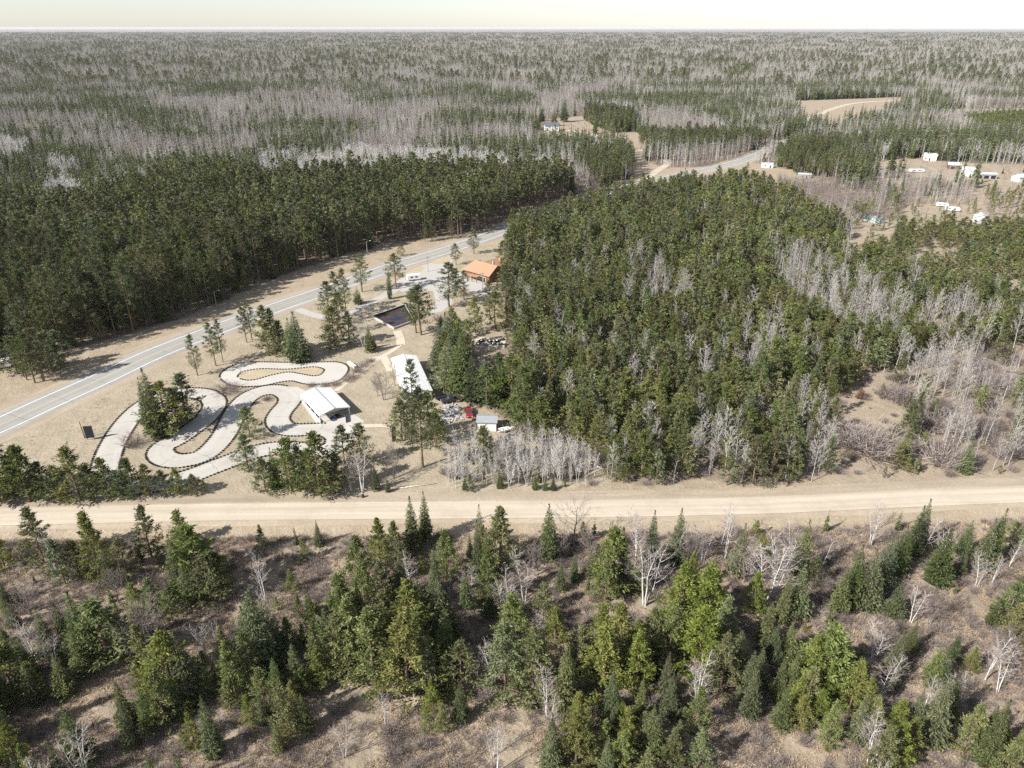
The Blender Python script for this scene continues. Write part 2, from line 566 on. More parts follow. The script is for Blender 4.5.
Z_CLEAR = [(825, 402), (845, 392), (880, 372), (903, 405), (910, 445), (945, 455), (980, 472), (1060, 466), (1180, 462), (1180, 476), (830, 488), (838, 470)]
Z_YARD2 = [(848, 214), (880, 208), (905, 206), (935, 203), (985, 206), (1000, 226), (955, 228), (905, 224), (880, 246), (862, 262), (850, 240)]
Z_UP = [(-260, 90), (1300, 90), (1300, 200), (900, 200), (770, 165), (575, 196), (560, 190), (180, 190), (130, 212), (-260, 240)]
Z_PARK = [(-260, 470), (0, 440), (140, 372), (279, 314), (400, 270), (500, 240), (505, 310), (480, 330), (436, 352), (444, 380), (458, 396), (510, 426), (600, 465), (614, 484), (400, 500), (-260, 512)]

# ------------------------------------------------------------------ ground sheet
ys = [-350.0, -200.0, -80.0, 0.0, 25.0, 45.0, 60.0]
y = 60.0
while y < 60000:
    y += max(0.9, 0.0075 * y) if y < 3000 else 0.05 * y
    ys.append(y)
ys = np.array(ys)
sv = np.concatenate([[-6, -4, -2.6, -1.8, -1.4, -1.15], np.linspace(-1, 1, 300), [1.15, 1.4, 1.8, 2.6, 4, 6]])
YY, SS = np.meshgrid(ys, sv, indexing='ij')
XX = SS * (np.maximum(YY, 60) * 0.82 + 50)
ZZ = gh(XX, YY)
ZZ = np.where(np.abs(SS) > 1.5, 0 * ZZ - 0.2, ZZ)
nr, nc = XX.shape
idx = np.arange(nr * nc).reshape(nr, nc)
quads = np.stack([idx[:-1, :-1], idx[:-1, 1:], idx[1:, 1:], idx[1:, :-1]], -1).reshape(-1, 4)
gme = bpy.data.meshes.new('ground')
V = np.stack([XX, YY, ZZ], -1).reshape(-1, 3)
gme.vertices.add(len(V))
gme.vertices.foreach_set('co', V.ravel())
gme.loops.add(quads.size)
gme.loops.foreach_set('vertex_index', quads.ravel().astype(np.int32))
gme.polygons.add(len(quads))
gme.polygons.foreach_set('loop_start', np.arange(0, quads.size, 4, dtype=np.int32))
gme.polygons.foreach_set('use_smooth', np.ones(len(quads), bool))
gme.update(calc_edges=True)
gme.materials.append(M['ground'])
pxv, pyv = to_px(V[:, 0], V[:, 1], 0.0)
front = V[:, 1] > 20
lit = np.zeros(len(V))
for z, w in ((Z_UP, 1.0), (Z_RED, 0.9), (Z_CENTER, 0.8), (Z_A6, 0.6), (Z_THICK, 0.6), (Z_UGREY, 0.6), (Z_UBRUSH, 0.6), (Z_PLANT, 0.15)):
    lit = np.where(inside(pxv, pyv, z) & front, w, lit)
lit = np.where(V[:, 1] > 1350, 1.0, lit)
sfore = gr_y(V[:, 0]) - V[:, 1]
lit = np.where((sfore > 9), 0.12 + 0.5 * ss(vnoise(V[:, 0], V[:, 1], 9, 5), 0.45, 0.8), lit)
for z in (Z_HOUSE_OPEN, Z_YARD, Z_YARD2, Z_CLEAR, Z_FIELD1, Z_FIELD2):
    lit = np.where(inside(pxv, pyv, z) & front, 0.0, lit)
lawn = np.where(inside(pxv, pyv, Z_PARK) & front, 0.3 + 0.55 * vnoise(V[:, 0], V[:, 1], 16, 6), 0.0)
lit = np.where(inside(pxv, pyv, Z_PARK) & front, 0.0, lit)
fld = np.zeros(len(V))
for z in (Z_FIELD1, Z_FIELD2, Z_YARD, Z_YARD2, Z_CLEAR, Z_PLANT, Z_HOUSE_OPEN):
    fld = np.where(inside(pxv, pyv, z) & front, 0.8, fld)
fld = np.where(sfore > 9, 0.45, fld)
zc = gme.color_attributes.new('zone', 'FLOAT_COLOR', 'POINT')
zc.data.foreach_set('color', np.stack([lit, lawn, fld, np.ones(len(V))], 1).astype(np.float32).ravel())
tag(link('ground', gme), 'dry tan grass and leaf litter covering the whole flat landscape', 'ground', kind='structure')


# ------------------------------------------------------------------ road ribbons and sheets
def ribbon(name, C, offs, zs, mat, closed=False):
    N = normals2(C, closed)
    n, k = len(C), len(offs)
    Vv = np.empty((n, k, 3))
    for j, (o, z) in enumerate(zip(offs, zs)):
        Vv[:, j, :2] = C + N * o
        Vv[:, j, 2] = z
    L = np.concatenate([[0], np.cumsum(np.linalg.norm(np.diff(C, axis=0), axis=1))])
    Fc, uv = [], []
    for i in range(n if closed else n - 1):
        i2 = (i + 1) % n
        l2 = L[i2] if i2 else L[-1] + np.linalg.norm(C[0] - C[-1])
        for j in range(k - 1):
            Fc.append((i * k + j, i2 * k + j, i2 * k + j + 1, i * k + j + 1))
            uv += [offs[j], L[i], offs[j], l2, offs[j + 1], l2, offs[j + 1], L[i]]
    me = mesh(name, Vv.reshape(-1, 3), Fc, [mat], None, True)
    if me.polygons[0].normal.z < 0:
        me.flip_normals()
    ul = me.uv_layers.new(name='UVMap')
    Lp = {}
    vi = np.empty(len(me.loops), np.int32)
    me.loops.foreach_get('vertex_index', vi)
    jj = vi % k
    ii = vi // k
    offa = np.array(offs, float)
    uvs = np.stack([offa[jj], L[ii]], 1).astype(np.float32)
    ul.data.foreach_set('uv', uvs.ravel())
    return link(name, me)


def sheet(name, pts, z, mat, world=False, smooth_step=None):
    P = [tuple(p) for p in pts] if world else GP(pts)
    if smooth_step:
        P = [tuple(p) for p in smooth(P, smooth_step, True)]
    import bmesh
    bm = bmesh.new()
    f = bm.faces.new([bm.verts.new((p[0], p[1], z)) for p in P])
    bmesh.ops.triangulate(bm, faces=[f], ngon_method='EAR_CLIP')
    me = bpy.data.meshes.new(name)
    bm.to_mesh(me)
    bm.free()
    if me.polygons[0].normal.z < 0:
        me.flip_normals()
    me.materials.append(mat)
    return link(name, me)


hwW = 6.6
tag(ribbon('highway', HW, [-hwW, -2.4, 0, 2.4, hwW], [0.03, 0.05, 0.06, 0.05, 0.03], M['asphalt']), 'light grey two lane highway running diagonally past the park', 'highway', kind='structure')
for nm, off, w, mt in (('edge_line', -4.6, 0.16, 'line_white'), ('edge_line', 4.6, 0.16, 'line_white'), ('centre_line', -0.17, 0.07, 'line_yellow'), ('centre_line', 0.17, 0.07, 'line_yellow')):
    tag(ribbon('highway_' + nm, HW, [off - w, off + w], [0.066, 0.066], M[mt]), 'painted line along the highway', 'road marking', kind='structure')
tag(ribbon('highway_verge', HW, [-hwW - 4.0, -hwW - 1.5, -hwW - 0.02], [0.008, 0.02, 0.028], M['verge']), 'trampled brown verge beside the highway', 'verge', kind='structure')
tag(ribbon('highway_verge', HW, [hwW + 0.02, hwW + 1.5, hwW + 4.0], [0.028, 0.02, 0.008], M['verge']), 'trampled brown verge beside the highway', 'verge', kind='structure')
tag(ribbon('gravel_road', GR, [-3.3, -2.2, -1.2, 0, 1.2, 2.2, 3.3], [0.06, 0.11, 0.12, 0.16, 0.12, 0.11, 0.06], M['gravel']), 'wide pale gravel road crossing the whole view', 'gravel road', kind='structure')
tag(ribbon('gravel_road_verge', GR, [-6.4, -4.9, -4.0, -3.75, -3.5, -3.3], [-0.45, 0.02, 0.10, 0.24, 0.20, 0.05], M['verge']), 'graded gravel berm on the near side of gravel road', 'verge', kind='structure')
tag(ribbon('gravel_road_verge', GR, [3.3, 3.6, 4.2, 5.5, 7.2], [0.05, 0.12, 0.05, 0.03, 0.006], M['verge']), 'sandy verge on the far side of gravel road', 'verge', kind='structure')

lot_px = [(392, 286), (400, 279), (410, 272), (420, 267), (430, 260), (440, 256), (450, 252.5), (456, 254), (452, 262), (448, 269), (454, 272), (466, 273), (490, 287), (502, 300), (494, 306), (478, 294), (462, 288), (449, 292), (453, 303), (441, 312), (426, 314), (436, 302), (433, 291), (415, 290), (402, 292)]
for pp in ([(404, 275), (412, 269.5), (421, 266.5), (425, 268), (419, 272), (409, 276)], [(432, 262.5), (440, 257.5), (450, 255.5), (450, 261), (441, 264)]):
    tag(sheet('lawn_island', pp, 0.024, M['lawn'], smooth_step=1.0), 'dry lawn island between highway and parking lot', 'lawn', kind='structure')
tag(sheet('parking_lot', lot_px, 0.012, M['lot']), 'pale gravel parking lot in front of the log building', 'parking lot', kind='structure')
drive_px = [(283, 303), (297, 309), (318, 316), (338, 317), (372, 302), (398, 288)]
tag(ribbon('park_drive', smooth(GP(drive_px), 2), [-2.0, 0, 2.0], [0.016, 0.02, 0.016], M['lot']), 'narrow gravel drive curving off the highway into the park', 'driveway', kind='structure')
tag(ribbon('side_drive', smooth(GP([(640, 183), (655, 172), (668, 162), (655, 155), (640, 150), (622, 146), (590, 134), (565, 130)]), 3), [-3, 0, 3], [0.022, 0.03, 0.022], M['gravel']), 'sandy driveway leading from highway to the farmhouse', 'driveway', kind='structure')
tag(ribbon('side_drive', smooth(GP([(1180, 218), (1040, 205), (985, 196), (960, 186), (930, 168), (900, 163), (862, 164), (812, 170), (770, 170), (740, 168)]), 4), [-3, 0, 3], [0.022, 0.03, 0.022], M['verge']), 'sandy lane passing the row of white outbuildings', 'driveway', kind='structure')
tag(ribbon('field_track', smooth(GP([(805, 134), (812, 118), (850, 104), (900, 100), (930, 97)]), 6), [-4, 0, 4], [0.022, 0.03, 0.022], M['gravel']), 'sandy track across the distant bare field', 'track', kind='structure')

# go-kart circuit
TW = 3.0
trk_px = [(104.5, 472), (108, 456), (113.5, 443), (121, 430), (131, 417), (143, 406), (157, 398.5), (175, 394), (193, 393), (206, 395), (214, 401), (213.5, 408), (205, 419), (190, 430.5), (176, 440), (164, 446), (160, 452.5), (165, 458.5), (176, 461), (188, 460), (200, 457), (212, 449), (224, 435), (231, 421), (237.5, 409), (246, 399), (256, 393), (268, 390), (280, 390.5), (289, 396), (288.5, 403), (281, 412), (277.5, 420), (282, 427), (293, 430), (310, 429.6), (326, 430), (337, 436), (336, 445), (324, 451), (307, 450), (290, 448.5), (270, 449), (250, 453.5), (230, 461), (210, 468.5), (190, 476), (160, 484), (130, 487), (110, 482)]
TRK = smooth(GP(trk_px), 1.2, True)
tag(ribbon('kart_track', TRK, [-TW, 0, TW], [0.030, 0.034, 0.030], M['track'], True), 'winding white concrete go-kart track through the park lawn', 'kart track', kind='structure')
lo_px = [(221, 377), (225, 370.6), (237.5, 364.5), (254, 362.5), (287.5, 363), (328, 362.5), (336, 362.6), (344, 364.6), (347.5, 369), (344, 375.6), (337.5, 380.6), (327.5, 383), (312, 384), (302.5, 383), (292.5, 380.5), (281, 381.5), (265, 385), (252.5, 386), (237.5, 386), (227.5, 383)]
LO = smooth(GP(lo_px), 1.2, True)
tag(sheet('kart_loop', LO, 0.020, M['concrete'], True), 'pale concrete loop of the go-kart track behind the pavilion', 'kart track', kind='structure')
is_px = [(237.5, 377), (242.5, 372), (260, 369), (287.5, 369.4), (312.5, 367), (322.5, 368.8), (324, 371), (320, 375), (312.5, 376), (300, 373.8), (287.5, 372.2), (270, 375.6), (254, 380), (244, 380)]
IS = smooth(GP(is_px), 1.2, True)
tag(sheet('lawn_island', IS, 0.030, M['lawn'], True), 'peanut shaped dry lawn island inside the kart loop', 'lawn', kind='structure')
ap_px = [(272, 387), (298, 387), (306, 391), (301, 401), (292, 408), (286, 404), (284, 396)]
tag(sheet('kart_apron', ap_px, 0.024, M['concrete']), 'concrete apron where track meets the pavilion', 'apron', kind='structure')
tag(sheet('kart_apron', [(297, 395), (320, 384), (345, 405), (352, 413), (364, 421), (358, 433), (345, 446), (330, 442), (318, 426)], 0.016, M['concrete']), 'concrete apron under and around the open pavilion', 'apron', kind='structure')
for pp, w in (([(336, 391), (352, 378), (369, 366), (383, 356), (393, 350.5), (401, 344)], 0.9), ([(383, 356), (386, 361), (391, 371)], 1.3), ([(362, 426), (378, 425.6), (391, 425.4)], 0.9), ([(368, 358.5), (376, 357.6), (384, 356)], 0.7), ([(401, 345), (400, 338), (397, 331)], 1.5)):
    tag(ribbon('park_path', smooth(GP(pp), 1.5), [-w, 0, w], [0.040, 0.042, 0.040], M['walk']), 'pale concrete footpath crossing the park lawn', 'path', kind='structure')

# tyres along the circuit edges
def torus(Rr, r, a=14, b=6):
    Vv = []
    for i in range(a):
        t = 2 * PI * i / a
        for j in range(b):
            p = 2 * PI * j / b
            Vv.append(((Rr + r * math.cos(p)) * math.cos(t), (Rr + r * math.cos(p)) * math.sin(t), r * 1.15 * math.sin(p) + r))
    Fc = [(i * b + j, ((i + 1) % a) * b + j, ((i + 1) % a) * b + (j + 1) % b, i * b + (j + 1) % b) for i in range(a) for j in range(b)]
    return np.array(Vv), Fc


ty = []
for C, o in ((TRK, TW + 0.45), (TRK, -TW - 0.45), (LO, 0.45), (LO, -0.45), (IS, 0.0)):
    if C is IS:
        E = C
    elif C is LO:
        E = C + normals2(C, True) * o
        if inside(*E[:1].T, [tuple(p) for p in LO])[0]:
            continue
    else:
        E = C + normals2(C, True) * o
    L = np.concatenate([[0], np.cumsum(np.linalg.norm(np.diff(E, axis=0), axis=1))])
    q = np.arange(0, L[-1], 0.95)
    pts = np.stack([np.interp(q, L, E[:, 0]), np.interp(q, L, E[:, 1])], 1)
    keep = dist_to(TRK, pts[:, 0], pts[:, 1]) > TW + 0.25
    if C is TRK:
        keep &= ~inside(pts[:, 0], pts[:, 1], [tuple(p) for p in LO])
    ppx, ppy = to_px(pts[:, 0], pts[:, 1])
    keep &= ~inside(ppx, ppy, [(296, 396), (320, 384), (347, 404), (366, 420), (358, 440), (345, 448), (326, 440), (330, 426)])
    keep &= ~inside(ppx, ppy, [(288, 386), (306, 384), (306, 391), (301, 400), (296, 400)])
    ty.append(pts[keep])
ty = np.concatenate(ty)
ty = ty[np.argsort(ty[:, 1])]
tV, tF = torus(0.22, 0.11)
tyre_me = mesh('tyre', tV, tF, [M['rubber']], None, True)
for i, p in enumerate(ty[:290]):
    o = link('tyre', tyre_me, None, (p[0], p[1], -0.02), random.random() * 6)
    o.scale = (random.uniform(0.85, 1.15),) * 3
    tag(o, 'black tyre laid flat along the near edges of the kart track', 'tyre', 'tyres edging the near strands of the kart track')
mb = MB()
for p in ty[290:]:
    mb.add(tV + np.array([p[0], p[1], -0.02]), tF)
tag(mb.build('tyre_edging', M['rubber'], None, smooth_sh=True), 'rows of black tyres edging the far strands of kart track', 'tyres', kind='stuff')


# ------------------------------------------------------------------ vegetation meshes
def unit(A):
    return A / (np.linalg.norm(A, axis=1)[:, None] + 1e-9)


def diamonds(C, A, s, g, wid=0.32):
    A = unit(A)
    B = unit(np.cross(A, g.normal(size=A.shape)))
    s = s[:, None]
    Vv = np.stack([C + A * s * 0.9, C + B * s * wid, C - A * s * 0.75, C - B * s * wid], 1).reshape(-1, 3)
    n = len(C)
    return Vv, np.arange(4 * n).reshape(n, 4)


def trunk_arr(h, r0, r1, g, crook=0.02, k=6, n=6):
    t = np.linspace(0, 1, n)
    off = np.cumsum(g.normal(size=(n, 2)) * crook * h / n, axis=0)
    off -= off[0]
    P = np.stack([off[:, 0], off[:, 1], t * h - 0.3 * (t == 0)], 1)
    return P, tube(P, r0 + (r1 - r0) * t, k)


def spruce_arr(h, Rr, n, size, seed, c0=0.05, prof=0.85, droop=0.32, columnar=False):
    g = np.random.default_rng(seed)
    nw = max(8, int(h / 0.55))
    t = 1 - np.sqrt(g.random(n)) if not columnar else g.random(n)
    t = c0 + (1 - c0) * t
    w = np.floor(t * nw)
    tq = (w + 0.5 + g.normal(size=n) * 0.22) / nw
    nb = 9
    b = g.integers(0, nb, n)
    lens = 0.62 + 0.5 * g.random((nw + 2, nb))
    lens *= (0.85 + 0.3 * g.random((nw + 2, 1)))
    rot = g.random(nw + 2) * 6.28
    wi = np.clip(w.astype(int), 0, nw + 1)
    az = rot[wi] + b * 2 * PI / nb + g.normal(size=n) * 0.16
    if columnar:
        rad = Rr * np.minimum(1, (1 - tq) * 3.2) * np.minimum(1, 0.75 + tq)
    else:
        rad = Rr * np.clip(1 - tq, 0.0, 1) ** prof
    rad = rad * np.where(tq < c0 + 0.1, 0.75, 1.0)
    r = rad * lens[wi, b] * g.random(n) ** 0.55
    C = np.stack([r * np.cos(az), r * np.sin(az), np.clip(tq * h - droop * r + 0.12 * r * r / max(Rr, .1), 0.15, h)], 1)
    A = np.stack([np.cos(az), np.sin(az), np.full(n, -droop * 0.7)], 1) + g.normal(size=(n, 3)) * 0.45
    s = size * (0.6 + 0.7 * g.random(n)) * np.clip(1.25 - tq * 0.75, 0.4, 1.2)
    V1, F1 = diamonds(C, A, s, g)
    # leader
    m = 26
    zt = g.random(m)
    C2 = np.stack([g.normal(size=m) * 0.08, g.normal(size=m) * 0.08, h * (0.95 + 0.05 * zt)], 1)
    V2, F2 = diamonds(C2, np.tile([0, 0, 1.0], (m, 1)) + g.normal(size=(m, 3)) * 0.3, np.full(m, 0.22), g)
    _, tr = trunk_arr(h * 0.96, 0.012 * h + 0.05, 0.02, g, 0.005)
    return (np.concatenate([V1, V2]), np.concatenate([F1, F2 + len(V1)])), tr


def pine_arr(h, Rr, c0, ncl, per, crad, size, seed, peak=0.3, topexp=0.75, flat=0.7, crook=0.02):
    g = np.random.default_rng(seed)
    P, tr = trunk_arr(h * 0.97, 0.011 * h + 0.05, 0.04, g, crook)
    tV, tF = tr
    tF = list(tF)
    u = (np.arange(ncl) + g.random(ncl)) / ncl
    u = u ** 0.95
    prof = np.where(u < peak, 0.62 + 0.38 * u / peak, (np.clip((1 - u) / (1 - peak), 0, 1)) ** topexp)
    az = np.arange(ncl) * 2.39996 + g.normal(size=ncl) * 0.5
    rr = Rr * prof * (0.35 + 0.65 * g.random(ncl) ** 0.6) * (0.8 + 0.4 * g.random(ncl))
    zc_ = h * (c0 + (0.985 - c0) * u)
    tx = np.interp(zc_, P[:, 2], P[:, 0])
    tyy = np.interp(zc_, P[:, 2], P[:, 1])
    CC = np.stack([tx + rr * np.cos(az), tyy + rr * np.sin(az), zc_ + 0.1 * rr], 1)
    # limbs
    for i in range(0, ncl, 2):
        if rr[i] > 0.5 and i % 4 == 0:
            a = np.array([tx[i], tyy[i], zc_[i] - 0.25 * rr[i]])
            v, f = tube([a, (a + CC[i]) / 2 + np.array([0, 0, -0.05 * rr[i]]), CC[i]], [0.07, 0.05, 0.02], 3)
            tF += [tuple(int(x) + len(tV) for x in ff) for ff in f]
            tV = np.concatenate([tV, v])
    rad = crad * (0.7 + 0.6 * g.random(ncl)) * np.clip(1.15 - 0.55 * u, 0.5, 1.2)
    k = np.repeat(np.arange(ncl), per)
    n = len(k)
    d = unit(g.normal(size=(n, 3)))
    bd = unit(np.stack([np.cos(az[k]), np.sin(az[k]), np.full(n, 0.55)], 1))
    C = CC[k] + d * (rad[k] * g.random(n) ** 0.5)[:, None] * np.array([0.95, 0.95, flat]) + bd * (rad[k] * g.normal(size=n) * 0.5)[:, None]
    out = np.stack([np.cos(az[k]), np.sin(az[k]), np.full(n, 0.5)], 1)
    A = d + out * 0.6 + g.normal(size=(n, 3)) * 0.4
    s = size * (0.6 + 0.8 * g.random(n))
    crown = diamonds(C, A, s, g, 0.30)
    return crown, (tV, tF)


def bare_arr(h, Rr, seed, nb=16, ns=5, nt=5, c0=0.35, r0=None, tw=0.05, stems=1, up=1.1, crook=0.04, lean=0.0):
    """leafless tree: trunk and limbs, then fine twigs"""
    g = np.random.default_rng(seed)
    tV, tF, nV = [], [], 0
    T0, T1, TWd = [], [], []

    def addt(pts, rad, k):
        nonlocal nV
        v, f = tube(pts, rad, k)
        tV.append(v)
        tF.extend([tuple(int(x) + nV for x in ff) for ff in f])
        nV += len(v)

    for s in range(stems):
        hh = h * (1 - 0.15 * g.random() * (s > 0))
        n = 7
        t = np.linspace(0, 1, n)
        off = np.cumsum(g.normal(size=(n, 2)) * crook * hh / n, axis=0)
        a = g.random() * 6.28
        spread = (0.16 * g.random() + 0.06) * hh * (stems > 1) + lean * hh
        off += np.outer(t ** 1.2, [math.cos(a) * spread, math.sin(a) * spread])
        off -= off[0]
        if stems > 1:
            off += np.array([math.cos(a), math.sin(a)]) * 0.2
        P = np.stack([off[:, 0], off[:, 1], t * hh], 1)
        P[0, 2] = -0.3
        rb = (r0 or 0.009 * h + 0.03)
        addt(P, rb * (1 - 0.88 * t), 5)
        for i in range(nb):
            u = c0 + (0.97 - c0) * (i + g.random()) / nb
            st = np.array([np.interp(u, t, P[:, 0]), np.interp(u, t, P[:, 1]), u * hh])
            az = i * 2.4 + g.normal() * 0.4
            L = Rr * (1.15 - 0.75 * (u - c0) / (1 - c0)) * (0.7 + 0.5 * g.random())
            upa = up * (0.7 + 0.6 * g.random())
            d = np.array([math.cos(az), math.sin(az), upa])
            d /= np.linalg.norm(d)
            mid = st + d * L * 0.5 + np.array([0, 0, -0.03 * L])
            end = st + d * L + np.array([0, 0, 0.14 * L])
            addt([st, mid, end], [0.28 * rb * (1.1 - u) + 0.018, 0.022, 0.010], 3)
            for j in range(ns):
                q = 0.3 + 0.7 * (j + g.random()) / ns
                a0 = st + (mid - st) * min(1, q * 2) if q < 0.5 else mid + (end - mid) * (q - 0.5) * 2
                dd = d + g.normal(size=3) * 0.55 + np.array([0, 0, 0.25])
                dd /= np.linalg.norm(dd)
                l2 = L * (0.30 + 0.25 * g.random())
                e = a0 + dd * l2
                T0.append(a0)
                T1.append(e)
                TWd.append(tw * 1.15)
                for m in range(nt):
                    b0 = a0 + (e - a0) * (0.25 + 0.75 * g.random())
                    d3 = dd + g.normal(size=3) * 0.6 + np.array([0, 0, 0.2])
                    d3 /= np.linalg.norm(d3)
                    T0.append(b0); T1.append(b0 + d3 * l2 * (0.35 + 0.45 * g.random())); TWd.append(tw * 0.8)
    T0, T1, TWd = np.array(T0), np.array(T1), np.array(TWd)
    B = unit(np.cross(T1 - T0, g.normal(size=T0.shape))) * TWd[:, None] * 0.5
    cV = np.stack([T0 + B, T0 - B, T1], 1).reshape(-1, 3)
    cF = np.arange(len(cV)).reshape(-1, 3)
    return (cV, cF), (np.concatenate(tV), tF)


def shrub_arr(h, Rr, n, seed, tw=0.04):
    g = np.random.default_rng(seed)
    az = g.random(n) * 6.28
    r = Rr * np.sqrt(g.random(n))
    base = np.stack([0.35 * r * np.cos(az), 0.35 * r * np.sin(az), np.zeros(n)], 1)
    tip = np.stack([r * np.cos(az), r * np.sin(az), h * (0.55 + 0.5 * g.random(n)) * np.sqrt(np.clip(1 - (r / Rr) ** 2 * 0.7, 0, 1))], 1)
    tip += g.normal(size=(n, 3)) * 0.12 * h * np.array([1, 1, 0.4])
    m = n * 3
    k = np.repeat(np.arange(n), 3)
    q = 0.35 + 0.6 * g.random(m)
    b2 = base[k] + (tip - base)[k] * q[:, None]
    d = unit((tip - base)[k] + g.normal(size=(m, 3)) * 0.5 * h)
    t2 = b2 + d * (0.3 * h * (0.4 + g.random(m)))[:, None]
    T0, T1 = np.concatenate([base, b2]), np.concatenate([tip, t2])
    T0[:, 2] = np.maximum(T0[:, 2], -0.05)
    W = np.concatenate([np.full(n, tw), np.full(m, tw * 0.8)])
    B = unit(np.cross(T1 - T0, g.normal(size=T0.shape))) * W[:, None] * 0.5
    cV = np.stack([T0 + B, T0 - B, T1], 1).reshape(-1, 3)
    return cV, np.arange(len(cV)).reshape(-1, 3)


def variant(kind, crown, trunk, cm, tm, h):
    cme = mesh(kind + '_crown', crown[0], crown[1], [M[cm]])
    tme = mesh(kind + '_trunk', trunk[0], trunk[1], [M[tm]], None, True)
    Vj = np.concatenate([crown[0], trunk[0]])
    Fj = [tuple(f) for f in crown[1]] + [tuple(int(i) + len(crown[0]) for i in f) for f in trunk[1]]
    jme = mesh(kind, Vj, Fj, [M[cm], M[tm]], [0] * len(crown[1]) + [1] * len(trunk[1]))
    return dict(crown=cme, trunk=tme, joined=jme, h=h)


K = {}
K['spruce_tree'] = [variant('spruce', *spruce_arr(14, 2.5 + 0.25 * (i % 4), 5200, 0.27, 20 + i, 0.04 + 0.05 * (i % 2), 0.66 + 0.1 * (i % 3)), 'spruce_needle', 'spruce_bark', 14) for i in range(6)]
K['white_pine'] = [variant('white_pine', *pine_arr(13, 3.0 + 0.3 * (i % 3), 0.03, 104, 58, 0.62, 0.22, 40 + i, 0.12, 0.95 + 0.12 * (i % 2), 0.6), 'white_needle', 'pine_bark', 13) for i in range(6)]
K['jack_pine'] = [variant('jack_pine', *pine_arr(13, 2.4 + 0.3 * (i % 3), 0.08, 58, 44, 0.68, 0.27, 60 + i, 0.2, 0.72 + .12 * (i % 2), 0.75), 'jack_needle', 'pine_bark', 13) for i in range(7)]
K['red_pine'] = [variant('red_pine', *pine_arr(22, 3.1 + 0.3 * (i % 3), 0.20 + 0.06 * (i % 3), 60, 50, 0.95, 0.33, 80 + i, 0.3, 0.62, 0.7), 'red_needle', 'pine_bark', 22) for i in range(6)]
K['aspen_tree'] = [variant('aspen', *bare_arr(14, 2.3, 100 + i, 20, 6, 7, 0.34, 0.12, 0.058, 1, 1.3), 'aspen_twig', 'aspen_bark', 14) for i in range(6)]
K['birch_tree'] = [variant('birch', *bare_arr(11, 2.4, 120 + i, 14, 6, 6, 0.3, 0.12, 0.042, 2 + i % 2, 1.0, 0.06), 'birch_twig', 'birch_bark', 11) for i in range(5)]
K['aspen_sapling'] = [variant('sapling', *bare_arr(8.5, 1.5, 180 + i, 15, 5, 6, 0.22, 0.065, 0.045, 1 + i % 2, 2.0), 'pale_twig', 'birch_bark', 8.5) for i in range(5)]
K['bare_oak'] = [variant('oak', *bare_arr(10, 4.6, 140, 18, 6, 6, 0.25, 0.22, 0.045, 1, 0.75, 0.05), 'brush_twig', 'oak_bark', 10)]
K['bare_maple'] = [variant('maple', *bare_arr(9, 3.2, 150 + i, 16, 6, 6, 0.18, 0.12, 0.045, 3, 0.8, 0.05), 'brush_twig', 'oak_bark', 9) for i in range(3)]
K['cedar_tree'] = [variant('cedar', *spruce_arr(12, 1.25, 2600, 0.32, 160, 0.02, 0.5, 0.1, True), 'spruce_needle', 'spruce_bark', 12)]
K['alder_shrub'] = []
for i in range(5):
    sv_ = shrub_arr(2.2, 1.9, 150, 170 + i, 0.045)
    K['alder_shrub'].append(dict(joined=mesh('alder_shrub', sv_[0], sv_[1], [M['brush_twig']]), h=2.2))
# lighter versions for the far forest
FARV = {}
FARV['spruce'] = [variant('far_spruce', *spruce_arr(15, 2.2, 260, 0.95, 200 + i), 'spruce_needle', 'spruce_bark', 15) for i in range(4)]
FARV['red'] = [variant('far_red_pine', *pine_arr(22, 3.0, 0.38, 26, 16, 1.1, 0.75, 210 + i, 0.3, 0.62, 0.7), 'red_needle', 'pine_bark', 22) for i in range(4)]
FARV['jack'] = [variant('far_jack_pine', *pine_arr(13, 2.5, 0.16, 26, 16, 0.85, 0.6, 220 + i, 0.25, 0.7, 0.75), 'jack_needle', 'pine_bark', 13) for i in range(5)]
FARV['aspen'] = [variant('far_aspen', *bare_arr(14, 2.4, 230 + i, 10, 3, 3, 0.3, 0.16, 0.12, 1, 1.5), 'far_twig', 'aspen_bark', 14) for i in range(5)]
FARV['brush'] = [variant('far_brush', *bare_arr(8, 2.4, 240 + i, 9, 3, 3, 0.15, 0.1, 0.14, 2, 1.0), 'brush_twig', 'oak_bark', 8) for i in range(4)]
FARV['birch'] = [variant('far_birch', *bare_arr(13, 2.8, 250 + i, 12, 4, 3, 0.25, 0.16, 0.14, 2, 1.1), 'pale_twig', 'birch_bark', 13) for i in range(4)]

CATS = dict(spruce_tree='spruce tree', white_pine='white pine', jack_pine='jack pine', red_pine='red pine', aspen_tree='aspen tree', aspen_sapling='sapling', birch_tree='birch tree', bare_oak='bare tree', bare_maple='bare tree', cedar_tree='cedar tree', alder_shrub='shrub')
placed = []          # feet of trees put down one by one


def plant(kind, X, Y, h, wf=1.0, label=None, group=None, var=None, parts=True, rz=None, tilt=None):
    vs = K[kind]
    v = vs[var if var is not None else random.randrange(len(vs))]
    s = h / v['h']
    loc = (X, Y, float(gh(X, Y)) - 0.05)
    rz = random.random() * 6.283 if rz is None else rz
    if parts and 'crown' in v:
        o = empty(kind, loc, rz)
        link('trunk', v['trunk'], o)
        link('crown', v['crown'], o)
    else:
        o = link(kind, v['joined'], None, loc, rz)
    o.scale = (s * wf, s * wf, s)
    if tilt:
        o.rotation_euler = (tilt[0], tilt[1], rz)
    tag(o, label, CATS[kind], group)
    return o


